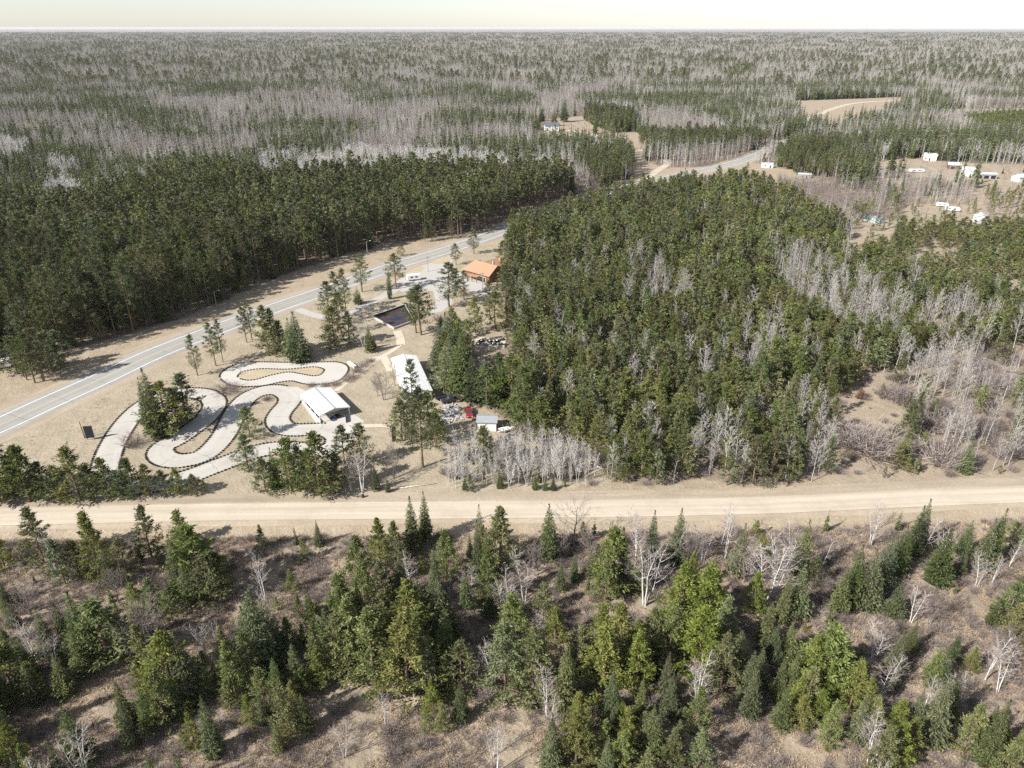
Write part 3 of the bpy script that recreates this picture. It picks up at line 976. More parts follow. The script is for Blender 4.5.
ORD = 'first second third fourth fifth sixth seventh eighth ninth tenth eleventh twelfth thirteenth fourteenth fifteenth sixteenth seventeenth eighteenth nineteenth twentieth'.split()
LOOK = dict(spruce_tree='dark green spruce', white_pine='yellowish green pine', jack_pine='olive green pine', red_pine='long-trunked red pine', aspen_tree='bare grey aspen', birch_tree='bare white-stemmed birch', bare_oak='spreading bare tree', bare_maple='bushy bare tree', cedar_tree='columnar dark cedar')
NOUN = dict(spruce_tree='spruce', white_pine='pine', jack_pine='pine', red_pine='pine', aspen_tree='aspen', birch_tree='birch', bare_oak='bare tree', bare_maple='bare tree', cedar_tree='cedar')
KEY = dict(S='spruce_tree', W='white_pine', J='jack_pine', R='red_pine', A='aspen_tree', B='birch_tree', O='bare_oak', M='bare_maple', C='cedar_tree')


def rows(where, text, group=None):
    """text: kind x_base y_base y_top [width]; labels count from the left within each kind"""
    items = []
    for tok in text.split(';'):
        f = tok.split()
        if not f:
            continue
        items.append((KEY[f[0]], float(f[1]), float(f[2]), float(f[3]), float(f[4]) if len(f) > 4 else 1.0))
    WID = dict(S=1.3, W=1.2, J=1.5, R=1.45, B=1.2, A=1.1, O=1.0, M=1.1, C=1.1)
    inv = {v: k for k, v in KEY.items()}
    items = [(k, x, yb, yt, wf * WID[inv[k]]) for k, x, yb, yt, wf in items]
    byk = {}
    for it in items:
        byk.setdefault(it[0], []).append(it)
    for kind, L in byk.items():
        L.sort(key=lambda t: t[1])
        for i, (k, x, yb, yt, wf) in enumerate(L):
            X, Y = G(x, yb)
            h = height_for(Y, yt)
            if len(L) == 1:
                lab = f'{LOOK[k]}, the only one {where}'
            else:
                lab = f'{LOOK[k]}, {ORD[i]} from left of {len(L)} {where}'
            plant(kind, X, Y, h, wf, lab, group or f'trees {where}')
            placed.append((X, Y, h * 0.13 * wf))


# --- foreground, south of the gravel road
rows('in the far left foreground thicket', 'W 43 560 504 1.0;W 3 562 526;J 65 583 537 .8;J 81 578 539 .8;W 101 576 510 .85;S 112 585 544 .8;S 50 650 601 .9;S 68 645 598 .9;S 88 655 588;J 110 660 598 1.3;S 85 674 625 .9;S 33 677 635 .8;S 66 692 651;J 14 692 640 1.4;S 7 604 577;S 14 622 600;S 4 638 618;B 55 665 630;M 30 612 580 .8;S 100 640 600 .9;J 122 654 612 1.1')
rows('left of the brushy near clearing', 'J 151 553 502 .9;W 190 572 505 .8;J 200 590 522 1.2;S 182 592 531 .8;S 190 602 560 .8;W 154 612 575;W 138 612 581;W 172 618 586;W 176 697 626 1.25;S 190 697 625;M 147 657 608 1.2;B 205 650 616;B 216 648 620 .8;J 128 575 535;S 140 560 538 .8;J 212 600 552 1.1;M 118 600 565 .8;S 208 572 530 .8;J 222 590 548')
rows('in the brushy clearing', 'S 262 668 585 1.2;S 271 655 595;S 252 662 602;W 290 650 615;J 318 646 601;W 292 586 564;W 262 546 521 .8;S 278 690 655;J 306 690 664')
rows('in the biggest near evergreen clump', 'S 413 549 493 .8;S 426 540 489 .7;W 380 560 517;W 396 562 521;W 361 590 533;W 345 640 570;S 362 632 578 .8;W 355 668 596;W 375 682 604 1.1;W 341 672 610 .9;W 394 610 575;W 412 650 578 1.15;S 436 602 544 .65;S 441 642 573;W 408 690 604 1.1;S 428 690 630;S 447 668 604;J 462 686 635;W 446 572 525;B 412 586 550;W 366 612 560;W 350 652 600;S 402 600 552;W 420 668 610;J 384 612 560;S 450 640 590;W 378 658 604;W 388 640 585;W 396 670 610;S 420 620 575;W 330 655 605 .8')
rows('below the middle of gravel road', 'S 480 560 500 .6;S 478 574 514 .55;W 500 566 500 1.1;S 487 575 521 .7;W 488 602 545 .8;S 466 606 564 .7;S 490 612 583;W 512 642 586;W 505 692 620;B 472 602 568;S 548 556 500 .9;B 525 596 550;J 543 612 578;S 517 616 586;W 533 692 625 1.2;M 535 572 540 .8;W 555 640 600;B 540 640 606')
rows('around the large bare tree', 'O 575 546 502 1.2;S 590 576 549;S 574 580 552 .8;J 612 592 526;S 620 592 536 .7;W 605 602 557;S 650 562 506 .7;S 640 592 549 .8;B 637 560 508;B 645 604 538;W 600 652 599;W 618 662 599 1.1;W 602 692 620;W 580 672 620;W 651 652 604;S 560 590 560 .8;M 590 556 530;W 636 690 630;M 560 556 530 .8')
rows('in the yellowish near pine thicket', 'S 676 560 505 .8;B 674 562 520;B 703 556 518;S 738 572 521 .9;W 680 626 560 1.1;W 702 632 560 1.2;W 696 672 604 1.2;W 668 660 600;W 722 650 592;S 735 672 625;S 757 682 641;W 752 612 570;S 765 642 596;B 763 602 536;B 725 556 515;M 745 580 545;W 720 690 630;W 690 590 550 .8;M 690 570 535 .9')
rows('left of the slanting spruce row', 'S 798 577 518 .9;S 795 612 560;S 787 652 615;S 772 657 620;B 776 592 536;B 820 570 537;W 820 690 620 1.2;W 808 690 632;S 796 682 640;M 785 580 540;M 815 600 575 .8;S 782 618 570 .8;J 812 585 555 .8;B 790 560 520')
rows('along the slanting spruce row', 'S 917 547 498 .8;S 910 556 504 .8;S 895 572 523 .8;S 881 582 531 .8;S 863 602 543 .9;S 849 602 540 .9;S 838 610 565;S 875 606 576;S 893 614 578 1.1;S 935 582 527 1.1;B 911 620 586;B 873 662 624;B 880 697 654;S 908 652 620;M 930 622 595;M 886 650 625')
rows('at the far right of the foreground', 'S 963 551 516;S 989 562 505 .8;S 980 566 515 .9;J 1010 546 516;S 992 622 596;J 1005 622 578;J 1020 640 590;S 953 656 630;W 970 668 643;B 986 674 626;B 1010 562 534;B 992 582 556;M 1000 650 622;J 1030 600 560')
# --- hedge row along the far side of the gravel road
rows('in the hedge beside gravel road', 'J 6 500 440 1.2;J 30 502 446 1.2;J 18 497 455;J 48 500 462 1.1;J 62 500 465 1.1;J 80 500 447 1.2;J 95 499 466 1.1;J 109 499 458 1.1;J 122 498 470;J 134 497 458 1.1;J 150 496 464;J 166 496 470 1.1;J 180 495 468 1.1;J 195 494 474 1.1;J -20 503 440 1.2;J -48 506 450 1.2;J 205 493 480')
rows('in the cluster below the pavilion', 'J 250 437 406 1.2;J 249 471 434 1.1;J 266 492 458;S 276 488 447 .7;J 292 492 439 1.1;J 287 480 452;J 312 492 455;J 320 494 431;J 345 468 425 .9;J 362 465 423;J 329 495 460 1.2;B 362 492 446 .9;B 352 490 455 .8;S 376 490 466;S 388 492 478;M 394 478 443 .5;J 302 486 446;J 338 490 452')
# --- park
rows('inside the curve of the kart track', 'S 157 433 368 1.0;S 149 424 377 .6;J 168 432 381 1.3;J 187 420 373 1.2;J 178 424 388 1.1;S 161 436 392 1.2')
rows('on lawn between highway and loop', 'R 197.5 375.5 334 .75;R 216 366 322 .8;R 223 362 319 .6;R 247 342.6 306 .8;R 252 340 302 .8')
rows('in the group behind kart loop', 'J 269 356 305 .75;J 275 355 308 .75;J 282 354 320 .9;S 299 360 311 1.3;S 292 356 318 1.1')
rows('on the lawn left of pool', 'R 338 318 271 .9;R 341 334 292 .8;R 330 326 280 .9;R 346 311 268 .8;J 335 346 306 1.1;J 331 350 324 1.3;J 350 345 311 .9;B 364 347 320;S 370 352 326 1.1;S 358 304 287 1.2;C 390 299 272 .9;R 396 289 253 1.2;R 362 292 253 1.1;S 374 348 334')
rows('beside the pool and parking lot', 'R 421 335 285 1.3;R 416 333 288 1.1;R 449 307 262 1.3;R 456 297 268 1.1;R 456 265 243 1.1;R 474 254 226 1.1;J 475 333 297 .9;J 495 329 290 1;R 505 306 264 1;R 512 284 242 1.1;R 513 264 224 1.1;R 490 318 280 1;R 506 320 272 1.1;R 464 300 270 .9;J 456 341 312 .9;S 441 326 315 1.6')
rows('before the long white-roofed building', 'R 423 467 387 .75;R 414 424 358 .7;J 402 441 398 1;J 430 440 392 1;R 409 440 388 .7;M 384 400 372 .9;M 378 396 376 .7;M 395 386 362 .5;J 436 447 412 .9;J 484 467 426 1.0')
rows('right of the long white-roofed building', 'S 441 372 322 1.3;S 451 388 334 1.3;S 462 394 330 1.3;S 473 400 352 1.2;J 487 405 362 1.2;S 499 406 360 1.2;J 512 412 355 1.3;S 520 420 362 1.2;W 528 430 372 1.1;S 447 362 312 1.2;J 540 438 395 1.2;S 463 380 330 1.1;S 456 372 325 1.2')
rows('on the far side of highway', 'R 35 383 332 1;R 44 381 327 1.1;R 27 380 338 .9;J 52 372 332 1.3;J 18 374 336 1.3;J 60 366 330 1.3;J 401 256 243 1;R 425 242 222 1;R 432 241 219 1;R 451 239 217 1')
rows('in or beside the tan clearing', 'S 963 473 441 1.2;J 905 440 403 1;S 900 464 430 1.2;W 922 450 431;W 914 453 440;W 906 471 456;J 895 470 445 1;S 970 440 420 .8;S 916 470 455')
rows('at the front of the bare thicket', 'S 465 490 476;W 470 491 474;S 535 489 474;S 553 490 476;S 545 490 478;S 500 488 470')
rows('near the far white farmhouse', 'S 564 122 97 1.2;S 554 126 108 1;S 537 130 113 1.2;S 595 134 117 1;S 577 150 128 1.3;S 582 148 138;J 600 150 140 1.2;S 630 150 139')
placedA = np.array(placed)

# --- shrubs, one by one
SHR = [(228, 391, 9, 2.0), (267, 400, 5, 1.4), (133, 446, 14, 1.0), (893, 398, 17, 1.4), (905, 404, 16, 1.3), (868, 452, 30, 1.5), (855, 446, 24, 1.2), (940, 462, 26, 1.2), (885, 458, 22, 1.3), (930, 428, 22, 1.3), (441, 321, 8, 1.6), (347, 381, 6, 1.3), (336, 385, 5, 1.6), (325, 386, 4, 1.8), (312, 386, 4, 1.6), (358, 372, 7, 1.3), (364, 366, 6, 1.6), (352, 378, 6, 1.4), (370, 362, 5, 1.4), (545, 442, 10, 1.4), (560, 440, 13, 1.3), (575, 455, 9, 1.4), (525, 437, 14, 1.3)]
for i, (x, yb, hp, wf) in enumerate(SHR):
    X, Y = G(x, yb)
    where = ['round grey bush on lawn beside the kart loop', 'small brown bush inside the pear-shaped lawn', 'sparse pink-twigged bush left of the big track spruce', 'purple brush mound at top of the tan clearing', 'purple brush beside the mound at the clearing top', 'largest bare bush standing in the tan clearing', 'bare bush on left side of the largest clearing bush', 'bare bush at the right edge of tan clearing', 'bare bush right of the largest clearing bush', 'bare brush below the white birches right of clearing', 'dark bush at the right corner of sunken pool', 'brown planting at the lower end of the loop bed', 'brown planting right behind the kart pavilion', 'brown planting along the pavilion back edge', 'brown planting at the pavilion back left corner', 'brown shrub in bed beside the footpath', 'brown shrub at the top of footpath bed', 'brown shrub low in the footpath bed', 'brown shrub where the two footpaths meet', 'grey brush behind the white boat trailer', 'grey brush under the pines right of the trailer', 'brown brush at the right end of thicket', 'grey brush beside the pale fallen boards'][i]
    s = height_for(Y, yb - hp) / 2.2
    o = link('alder_shrub', K['alder_shrub'][i % 5]['joined'], None, (X, Y, float(gh(X, Y)) - .05), i * 1.3)
    o.scale = (s * wf, s * wf, s)
    tag(o, where, 'shrub', 'shrubs set out singly in the park and clearing')
    placed.append((X, Y, 1.5))
rj = K['spruce_tree'][0]
X, Y = G(860, 398)
jv = spruce_arr(3.6, 1.7, 500, 0.36, 777, 0.02, 0.5, 0.1)
o = empty('juniper', (X, Y, 0))
link('crown', mesh('juniper_crown', jv[0][0], jv[0][1], [M['rust']]), o)
link('trunk', mesh('juniper_trunk', jv[1][0], jv[1][1], [M['pine_bark']]), o)
tag(o, 'rusty brown juniper at the head of the tan clearing', 'juniper')


# ------------------------------------------------------------------ scattered stands
def scatter(poly, spacing, holes=(), seed=1, jit=0.42, ymax=1500):
    g = np.random.default_rng(seed)
    W = np.array([G(*p) for p in poly])
    x0, x1 = W[:, 0].min(), W[:, 0].max()
    y0, y1 = W[:, 1].min(), min(W[:, 1].max(), ymax)
    gx, gy = np.meshgrid(np.arange(x0, x1, spacing), np.arange(y0, y1, spacing * 0.87))
    gx = gx + (np.arange(gx.shape[0]) % 2)[:, None] * spacing * 0.5
    X = (gx + g.uniform(-jit, jit, gx.shape) * spacing).ravel()
    Y = (gy + g.uniform(-jit, jit, gy.shape) * spacing).ravel()
    wpoly = [tuple(p) for p in W]
    k = inside(X, Y, wpoly)
    X, Y = X[k], Y[k]
    px, py = to_px(X, Y)
    k = np.ones(len(X), bool)
    for hpoly in holes:
        k &= ~inside(px, py, hpoly)
    X, Y = X[k], Y[k]
    if len(X) and len(X) < 160000:
        near = Y < 480
        kk = np.ones(len(X), bool)
        kk[near] = dist_to(HW, X[near], Y[near]) > 8.5
        kk[near] &= dist_to(GR, X[near], Y[near]) > 8.5
        far = (~near) & (Y < 900)
        kk[far] = dist_to(HW[::3], X[far], Y[far]) > 10
        if len(placedA):
            d2 = ((X[near][:, None] - placedA[None, :, 0]) ** 2 + (Y[near][:, None] - placedA[None, :, 1]) ** 2)
            kk[near] &= (d2 > (np.maximum(placedA[None, :, 2], 1.2) * 0.9) ** 2).all(1)
        X, Y = X[kk], Y[kk]
    return X, Y


POOL = {}            # kind -> list of (X, Y, h, wf, zone)


def stand(zone, poly, spacing, mix, holes=(), seed=1, clump=None, ymax=1500, jit=0.42):
    """mix: (kind, share, mean height, spread); clump: size of patches of one kind"""
    X, Y = scatter(poly, spacing, holes, seed, jit, ymax)
    g = np.random.default_rng(seed + 500)
    n = len(X)
    u = g.random(n)
    if clump:
        q = vnoise(X, Y, clump, 20 + seed % 50)
        r_ = np.argsort(np.argsort(q)) / max(1, n)
        u = np.clip(0.55 * r_ + 0.45 * u, 0, 0.99999)
        u = np.argsort(np.argsort(u)) / max(1, n)
    a = 0.0
    for kind, sh, hm, hs in mix:
        k = (u >= a) & (u < a + sh)
        a += sh
        hh = np.clip(g.normal(hm, hs, n), hm * 0.5, hm * 1.45)
        wf = g.uniform(0.85, 1.2, n) * (1.75 if zone == 'rows' else 1.15 if zone == 'centre' else 1.0)
        POOL.setdefault(kind, []).extend([(X[i], Y[i], hh[i], wf[i], zone) for i in np.nonzero(k)[0]])


def ell(cx, cy, rx, ry):
    r_ = random.Random(cx * 7 + cy)
    return [(cx + rx * (0.75 + .4 * r_.random()) * math.cos(t * PI / 6), cy + ry * (0.75 + .4 * r_.random()) * math.sin(t * PI / 6)) for t in range(12)]


Z_A4 = [(736, 356), (772, 347), (784, 378), (750, 390)]
Z_A7 = [(905, 318), (960, 312), (1005, 330), (965, 350), (900, 350)]
AH = [Z_A4, Z_A7, Z_A1, Z_A2, Z_A3, Z_A5]
BLD = [[(468, 330), (512, 330), (512, 394), (468, 394)], [(-12, 352), (14, 352), (14, 372), (-12, 372)], [(455, 240), (500, 240), (506, 310), (455, 300)], [(470, 330), (508, 330), (508, 356), (470, 356)]]
stand('plantation', Z_RED, 5.4, [('red_pine', 0.955, 21, 3.0), ('spruce_tree', 0.035, 18, 3), ('far_birch', 0.01, 16, 2)], BLD, 1)
stand('centre', Z_CENTER, 4.0, [('none', 0.05, 1, .1), ('jack_pine', 0.80, 10.6, 2.4), ('alder_shrub', 0.02, 2.5, .5), ('aspen_tree', 0.11, 11.5, 2), ('spruce_tree', 0.02, 13, 2)], AH + BLD + [Z_PLANT, Z_CLEAR], 2)
for q, z, sp_ in (('strip', Z_A1, 3.3), ('gap', Z_A2, 3.8), ('patch', Z_A4, 3.8), ('right strip', Z_A7, 4.0), ('front', Z_A3, 3.2), ('edge', Z_A5, 3.8)):
    stand(q, z, sp_, [('aspen_tree', 0.68, 12, 2.2), ('jack_pine', 0.32, 9.5, 2)], [], 5 + len(q))
stand('rows', Z_PLANT, 5.6, [('none', 0.24, 1, .1), ('jack_pine', 0.76, 7.2, 1.5)], [Z_YARD2], 11, 17, jit=0.3)
stand('birches', Z_A6, 3.8, [('aspen_tree', 0.46, 11.5, 2.5), ('jack_pine', 0.08, 9, 2), ('alder_shrub', 0.48, 2.8, .8)], [], 12, 14)
stand('thicket', Z_THICK, 1.95, [('aspen_sapling', 0.76, 7.8, 1.8), ('spruce_tree', 0.13, 3.2, 1), ('alder_shrub', 0.11, 2.4, .6)], [], 13)
stand('front edge', [(598, 462), (645, 482), (700, 474), (760, 482), (830, 474), (835, 484), (740, 490), (650, 492), (606, 484)], 4.0, [('alder_shrub', 0.55, 2.2, .5), ('aspen_tree', 0.25, 9, 2), ('jack_pine', 0.2, 7, 2)], [], 14)
stand('brush', Z_CLEAR, 6.5, [('alder_shrub', 0.85, 1.6, .6), ('jack_pine', 0.15, 4, 1.2)], [], 15)
stand('fore', Z_FORE, 3.3, [('alder_shrub', 0.62, 1.5, .6), ('birch_tree', 0.025, 8, 2), ('none', 0.18, 1, .1), ('spruce_tree', 0.065, 4.6, 1.8), ('white_pine', 0.05, 4.2, 1.6), ('none', 0.08, 1, .1)], [[(-260, 672), (1300, 672), (1300, 840), (-260, 840)]], 16, 9)
stand('under', [(-260, 672), (1300, 672), (1300, 840), (-260, 840)], 3.6, [('white_pine', 0.20, 9, 2.5), ('spruce_tree', 0.16, 10, 2.5), ('alder_shrub', 0.36, 1.7, .6), ('birch_tree', 0.05, 9, 2), ('none', 0.23, 1, .1)], [], 17, 12)
stand('plantation edge', [(-120, 402), (0, 368), (60, 354), (140, 332), (207, 309), (256, 287), (300, 270), (352, 254), (385, 245), (384, 242), (350, 250), (298, 266), (254, 283), (205, 304), (138, 327), (58, 348), (0, 361), (-120, 394)], 4.2, [('jack_pine', 0.55, 9, 2.5), ('spruce_tree', 0.12, 10, 3), ('alder_shrub', 0.33, 2.2, .6)], BLD, 18)
stand('old pines', [(508, 244), (560, 222), (640, 205), (700, 196), (690, 240), (640, 300), (560, 340), (512, 350)], 9.5, [('red_pine', 0.8, 16.5, 2.5), ('spruce_tree', 0.2, 15, 2.5)], BLD, 19)
# middle and far distance
HO = [Z_HOUSE_OPEN, Z_BLOCKA, Z_BLOCKB, Z_BLOCKC, Z_BLOCKD, Z_FIELD1, Z_FIELD2, Z_YARD, Z_YARD2, Z_GREENP, Z_UPINE, Z_UBRUSH, Z_UGREY, Z_BIRCHBAND, Z_SPRUCEL, Z_RED]
stand('far', Z_UP, 4.6, [('far_brush', 0.12, 10, 2), ('far_aspen', 0.57, 14, 2.5), ('far_birch', 0.04, 13, 2), ('far_spruce', 0.27, 17, 4)], HO + [[(22, 126), (38, 124), (42, 135), (26, 136)]], 21, 60, 1420)
CL_ = [ell(67, 179, 17, 6), ell(163, 170, 15, 6), ell(66, 204, 20, 6), ell(116, 203, 13, 8), ell(5, 160, 26, 8), ell(-30, 168, 30, 9)]
stand('far', Z_BIRCHBAND, 4.6, [('far_birch', 0.66, 13, 2), ('far_aspen', 0.14, 14, 2), ('far_spruce', 0.2, 14, 3)], [Z_RED], 22, 16)
stand('far', Z_SPRUCEL, 4.8, [('far_spruce', 0.72, 15, 3), ('far_aspen', 0.22, 12, 2), ('far_birch', 0.06, 13, 2)], [Z_RED] + CL_, 23, 20)
CLUMPS = [ell(67, 179, 17, 5), ell(163, 170, 15, 5), ell(66, 204, 20, 5), ell(116, 203, 13, 7), ell(5, 160, 26, 8), ell(-30, 168, 30, 9)]
for i_, c_ in enumerate(CLUMPS):
    stand('far', c_, 3.6, [('far_birch', 0.75, 13, 2.5), ('far_aspen', 0.12, 12, 2), ('far_spruce', 0.13, 14, 3)], [], 50 + i_)
stand('far', Z_BLOCKA, 5.0, [('far_spruce', 0.5, 19, 2), ('far_red', 0.5, 19, 2)], [], 24)
stand('far', Z_BLOCKB, 4.6, [('far_spruce', 0.3, 14, 2), ('far_red', 0.7, 15, 2)], [], 25)
stand('far', Z_BLOCKC, 5.0, [('far_red', 1.0, 14, 2)], [], 26)
stand('far', Z_BLOCKD, 5.0, [('far_red', 0.85, 14, 2), ('far_spruce', .15, 14, 2)], [], 27)
stand('far', Z_UPINE, 5.0, [('far_red', 0.62, 14, 2.5), ('far_spruce', 0.2, 14, 3), ('far_aspen', 0.18, 12, 2)], [], 28, 25)
stand('far', Z_UBRUSH, 4.4, [('far_brush', 0.8, 7, 1.5), ('far_aspen', 0.14, 10, 2), ('far_jack', .06, 9, 2)], [], 29, 14)
stand('far', Z_UGREY, 4.2, [('far_aspen', 0.55, 8.5, 1.5), ('far_brush', 0.41, 6, 1.5), ('far_spruce', .04, 10, 2)], [], 30, 14)
stand('far', Z_GREENP, 5.0, [('far_jack', 1.0, 12, 1.5)], [], 31)
stand('far', Z_YARD, 12, [('far_brush', 0.85, 4, 1.2), ('far_spruce', 0.15, 8, 2)], [], 32)
stand('far', Z_HOUSE_OPEN, 20, [('far_brush', 0.7, 4, 1.2), ('far_jack', 0.3, 7, 2)], [], 33)
stand('far', Z_YARD2, 9, [('far_brush', 0.6, 3.5, 1), ('far_jack', 0.4, 6, 2)], [], 34)
stand('far', [(985, 190), (1180, 188), (1180, 224), (1005, 222), (978, 206)], 6.5, [('none', 0.3, 1, .1), ('far_jack', 0.4, 7, 1.5), ('far_brush', 0.3, 4, 1)], [], 35, 18)

ZL = {
    ('red_pine', 'plantation'): ('tall red pine in the front rows of the plantation across the highway', 'red pines of the roadside plantation'),
    ('spruce_tree', 'plantation'): ('dark spruce mixed into the red pine plantation across the highway', 'spruces in the plantation'),
    ('jack_pine', 'centre'): ('olive jack pine in the dense stand between shed and tan clearing', 'jack pines of the dense stand'),
    ('alder_shrub', 'centre'): ('brown brush in a small opening of the dense pine stand', 'brush in the pine stand'),
    ('aspen_tree', 'centre'): ('single bare aspen showing pale among the dense jack pines', 'aspens among the jack pines'),
    ('spruce_tree', 'centre'): ('dark spruce growing among the dense jack pines', 'spruces among the jack pines'),
    ('aspen_tree', 'strip'): ('pale bare aspen in the diagonal grey strip through the pines', 'aspens of the grey strip'),
    ('jack_pine', 'strip'): ('jack pine within the diagonal strip of grey aspens', 'pines in the aspen strip'),
    ('jack_pine', 'plantation edge'): ('shorter bushy pine at the foot of the plantation across the highway', 'bushy pines at the plantation edge'),
    ('spruce_tree', 'plantation edge'): ('small spruce at the foot of the plantation across the highway', 'small spruces at the plantation edge'),
    ('alder_shrub', 'plantation edge'): ('brown brush at the foot of the plantation across the highway', 'brush at the plantation edge'),
    ('red_pine', 'old pines'): ('taller old pine rising above the jack pines behind the lodge', 'old pines of the dense stand'),
    ('spruce_tree', 'old pines'): ('tall dark spruce rising above the jack pines behind the lodge', 'tall spruces of the dense stand'),
    ('aspen_tree', 'patch'): ('pale bare aspen in the grey patch at the stand middle', 'aspens of the middle patch'),
    ('jack_pine', 'patch'): ('jack pine within the grey patch at the stand middle', 'pines in the middle patch'),
    ('aspen_tree', 'right strip'): ('grey bare aspen between young pine rows and grey wood', 'aspens above the grey wood'),
    ('jack_pine', 'right strip'): ('jack pine among grey aspens above the grey wood', 'pines above the grey wood'),
    ('aspen_tree', 'gap'): ('pale bare aspen in the small grey gap of the stand', 'aspens of the small gap'),
    ('jack_pine', 'gap'): ('jack pine within the small grey gap of the stand', 'pines in the small gap'),
    ('aspen_tree', 'front'): ('white-stemmed bare aspen at the front edge of the pine stand', 'aspens at the stand front'),
    ('jack_pine', 'front'): ('jack pine among white stems at the stand front edge', 'pines at the stand front'),
    ('aspen_tree', 'edge'): ('bare aspen on the stand edge facing the tan clearing', 'aspens beside the clearing'),
    ('jack_pine', 'edge'): ('jack pine on the stand edge facing the tan clearing', 'pines beside the clearing'),
    ('jack_pine', 'rows'): ('bushy young pine in the open rows below the white garage', 'young pines planted in rows'),
    ('aspen_tree', 'birches'): ('bare white-stemmed aspen in the grey wood right of the clearing', 'aspens right of the clearing'),
    ('jack_pine', 'birches'): ('short pine in the grey wood right of the clearing', 'pines in the grey wood'),
    ('alder_shrub', 'birches'): ('purple-brown brush under the grey wood right of the clearing', 'brush in the grey wood'),
    ('spruce_tree', 'thicket'): ('short young spruce among the pale saplings of bare thicket', 'young spruces in the thicket'),
    ('aspen_sapling', 'thicket'): ('thin pale sapling in the bare thicket beside the gravel road', 'saplings of the bare thicket'),
    ('alder_shrub', 'thicket'): ('low brown brush in the bare thicket beside the gravel road', 'brush in the bare thicket'),
    ('alder_shrub', 'front edge'): ('low brown brush between pine stand and gravel road', 'brush along the stand front'),
    ('aspen_tree', 'front edge'): ('small bare aspen between pine stand and gravel road', 'small aspens along the stand front'),
    ('jack_pine', 'front edge'): ('small pine between the pine stand and gravel road', 'small pines along the stand front'),
    ('alder_shrub', 'brush'): ('low grey brush dotted over the tan clearing', 'brush over the tan clearing'),
    ('jack_pine', 'brush'): ('small young pine dotted over the tan clearing', 'young pines in the tan clearing'),
    ('alder_shrub', 'fore'): ('low purple-brown brush between foreground evergreens', 'foreground brush'),
    ('birch_tree', 'fore'): ('small bare birch between the foreground evergreens', 'small foreground birches'),
    ('spruce_tree', 'fore'): ('small young spruce on foreground brush ground', 'young foreground spruces'),
    ('white_pine', 'fore'): ('low young yellow-green pine on foreground brush ground', 'young foreground pines'),
    ('alder_shrub', 'under'): ('low brown brush nearest the viewer below the evergreens', 'brush nearest the viewer'),
    ('white_pine', 'under'): ('yellow-green pine in the belt of trees nearest the viewer', 'pines nearest the viewer'),
    ('spruce_tree', 'under'): ('dark spruce in the belt of trees nearest the viewer', 'spruces nearest the viewer'),
    ('birch_tree', 'under'): ('bare birch in the belt of trees nearest the viewer', 'birches nearest the viewer'),
}
already = {}
for o in COL.objects:
    if o.parent is None and o.get('category'):
        k = o.name.split('.')[0]
        already[k] = already.get(k, 0) + 1
REST = {}
for kind, L in POOL.items():
    if kind == 'none':
        continue
    if kind.startswith('far_'):
        REST.setdefault(kind[4:], []).extend(L)
        continue
    room = 296 - already.get(kind, 0)
    sc_ = []
    for t in L:
        px, py = to_px(t[0], t[1])
        _, pt = to_px(t[0], t[1], t[2])
        vis = (-8 < px < 1032) and (pt < 775)
        ph = float(py - pt)
        if kind == 'red_pine':
            ph += 0.5 * float(py)          # front rows hide those behind
        if kind == 'aspen_tree' and t[4] == 'thicket':
            ph += 10
        sc_.append((ph if vis else -1.0, t))
    sc_.sort(key=lambda q: -q[0])
    for ph, t in sc_[:room]:
        if ph < 0:
            REST.setdefault(kind, []).append(t)
            continue
        lab, grp = ZL[(kind, t[4])]
        realp = px_height(t[1], t[2])
        plant(kind, t[0], t[1], t[2], t[3], lab, grp, parts=realp > 22)
    REST.setdefault(kind, []).extend([t for _, t in sc_[room:]])

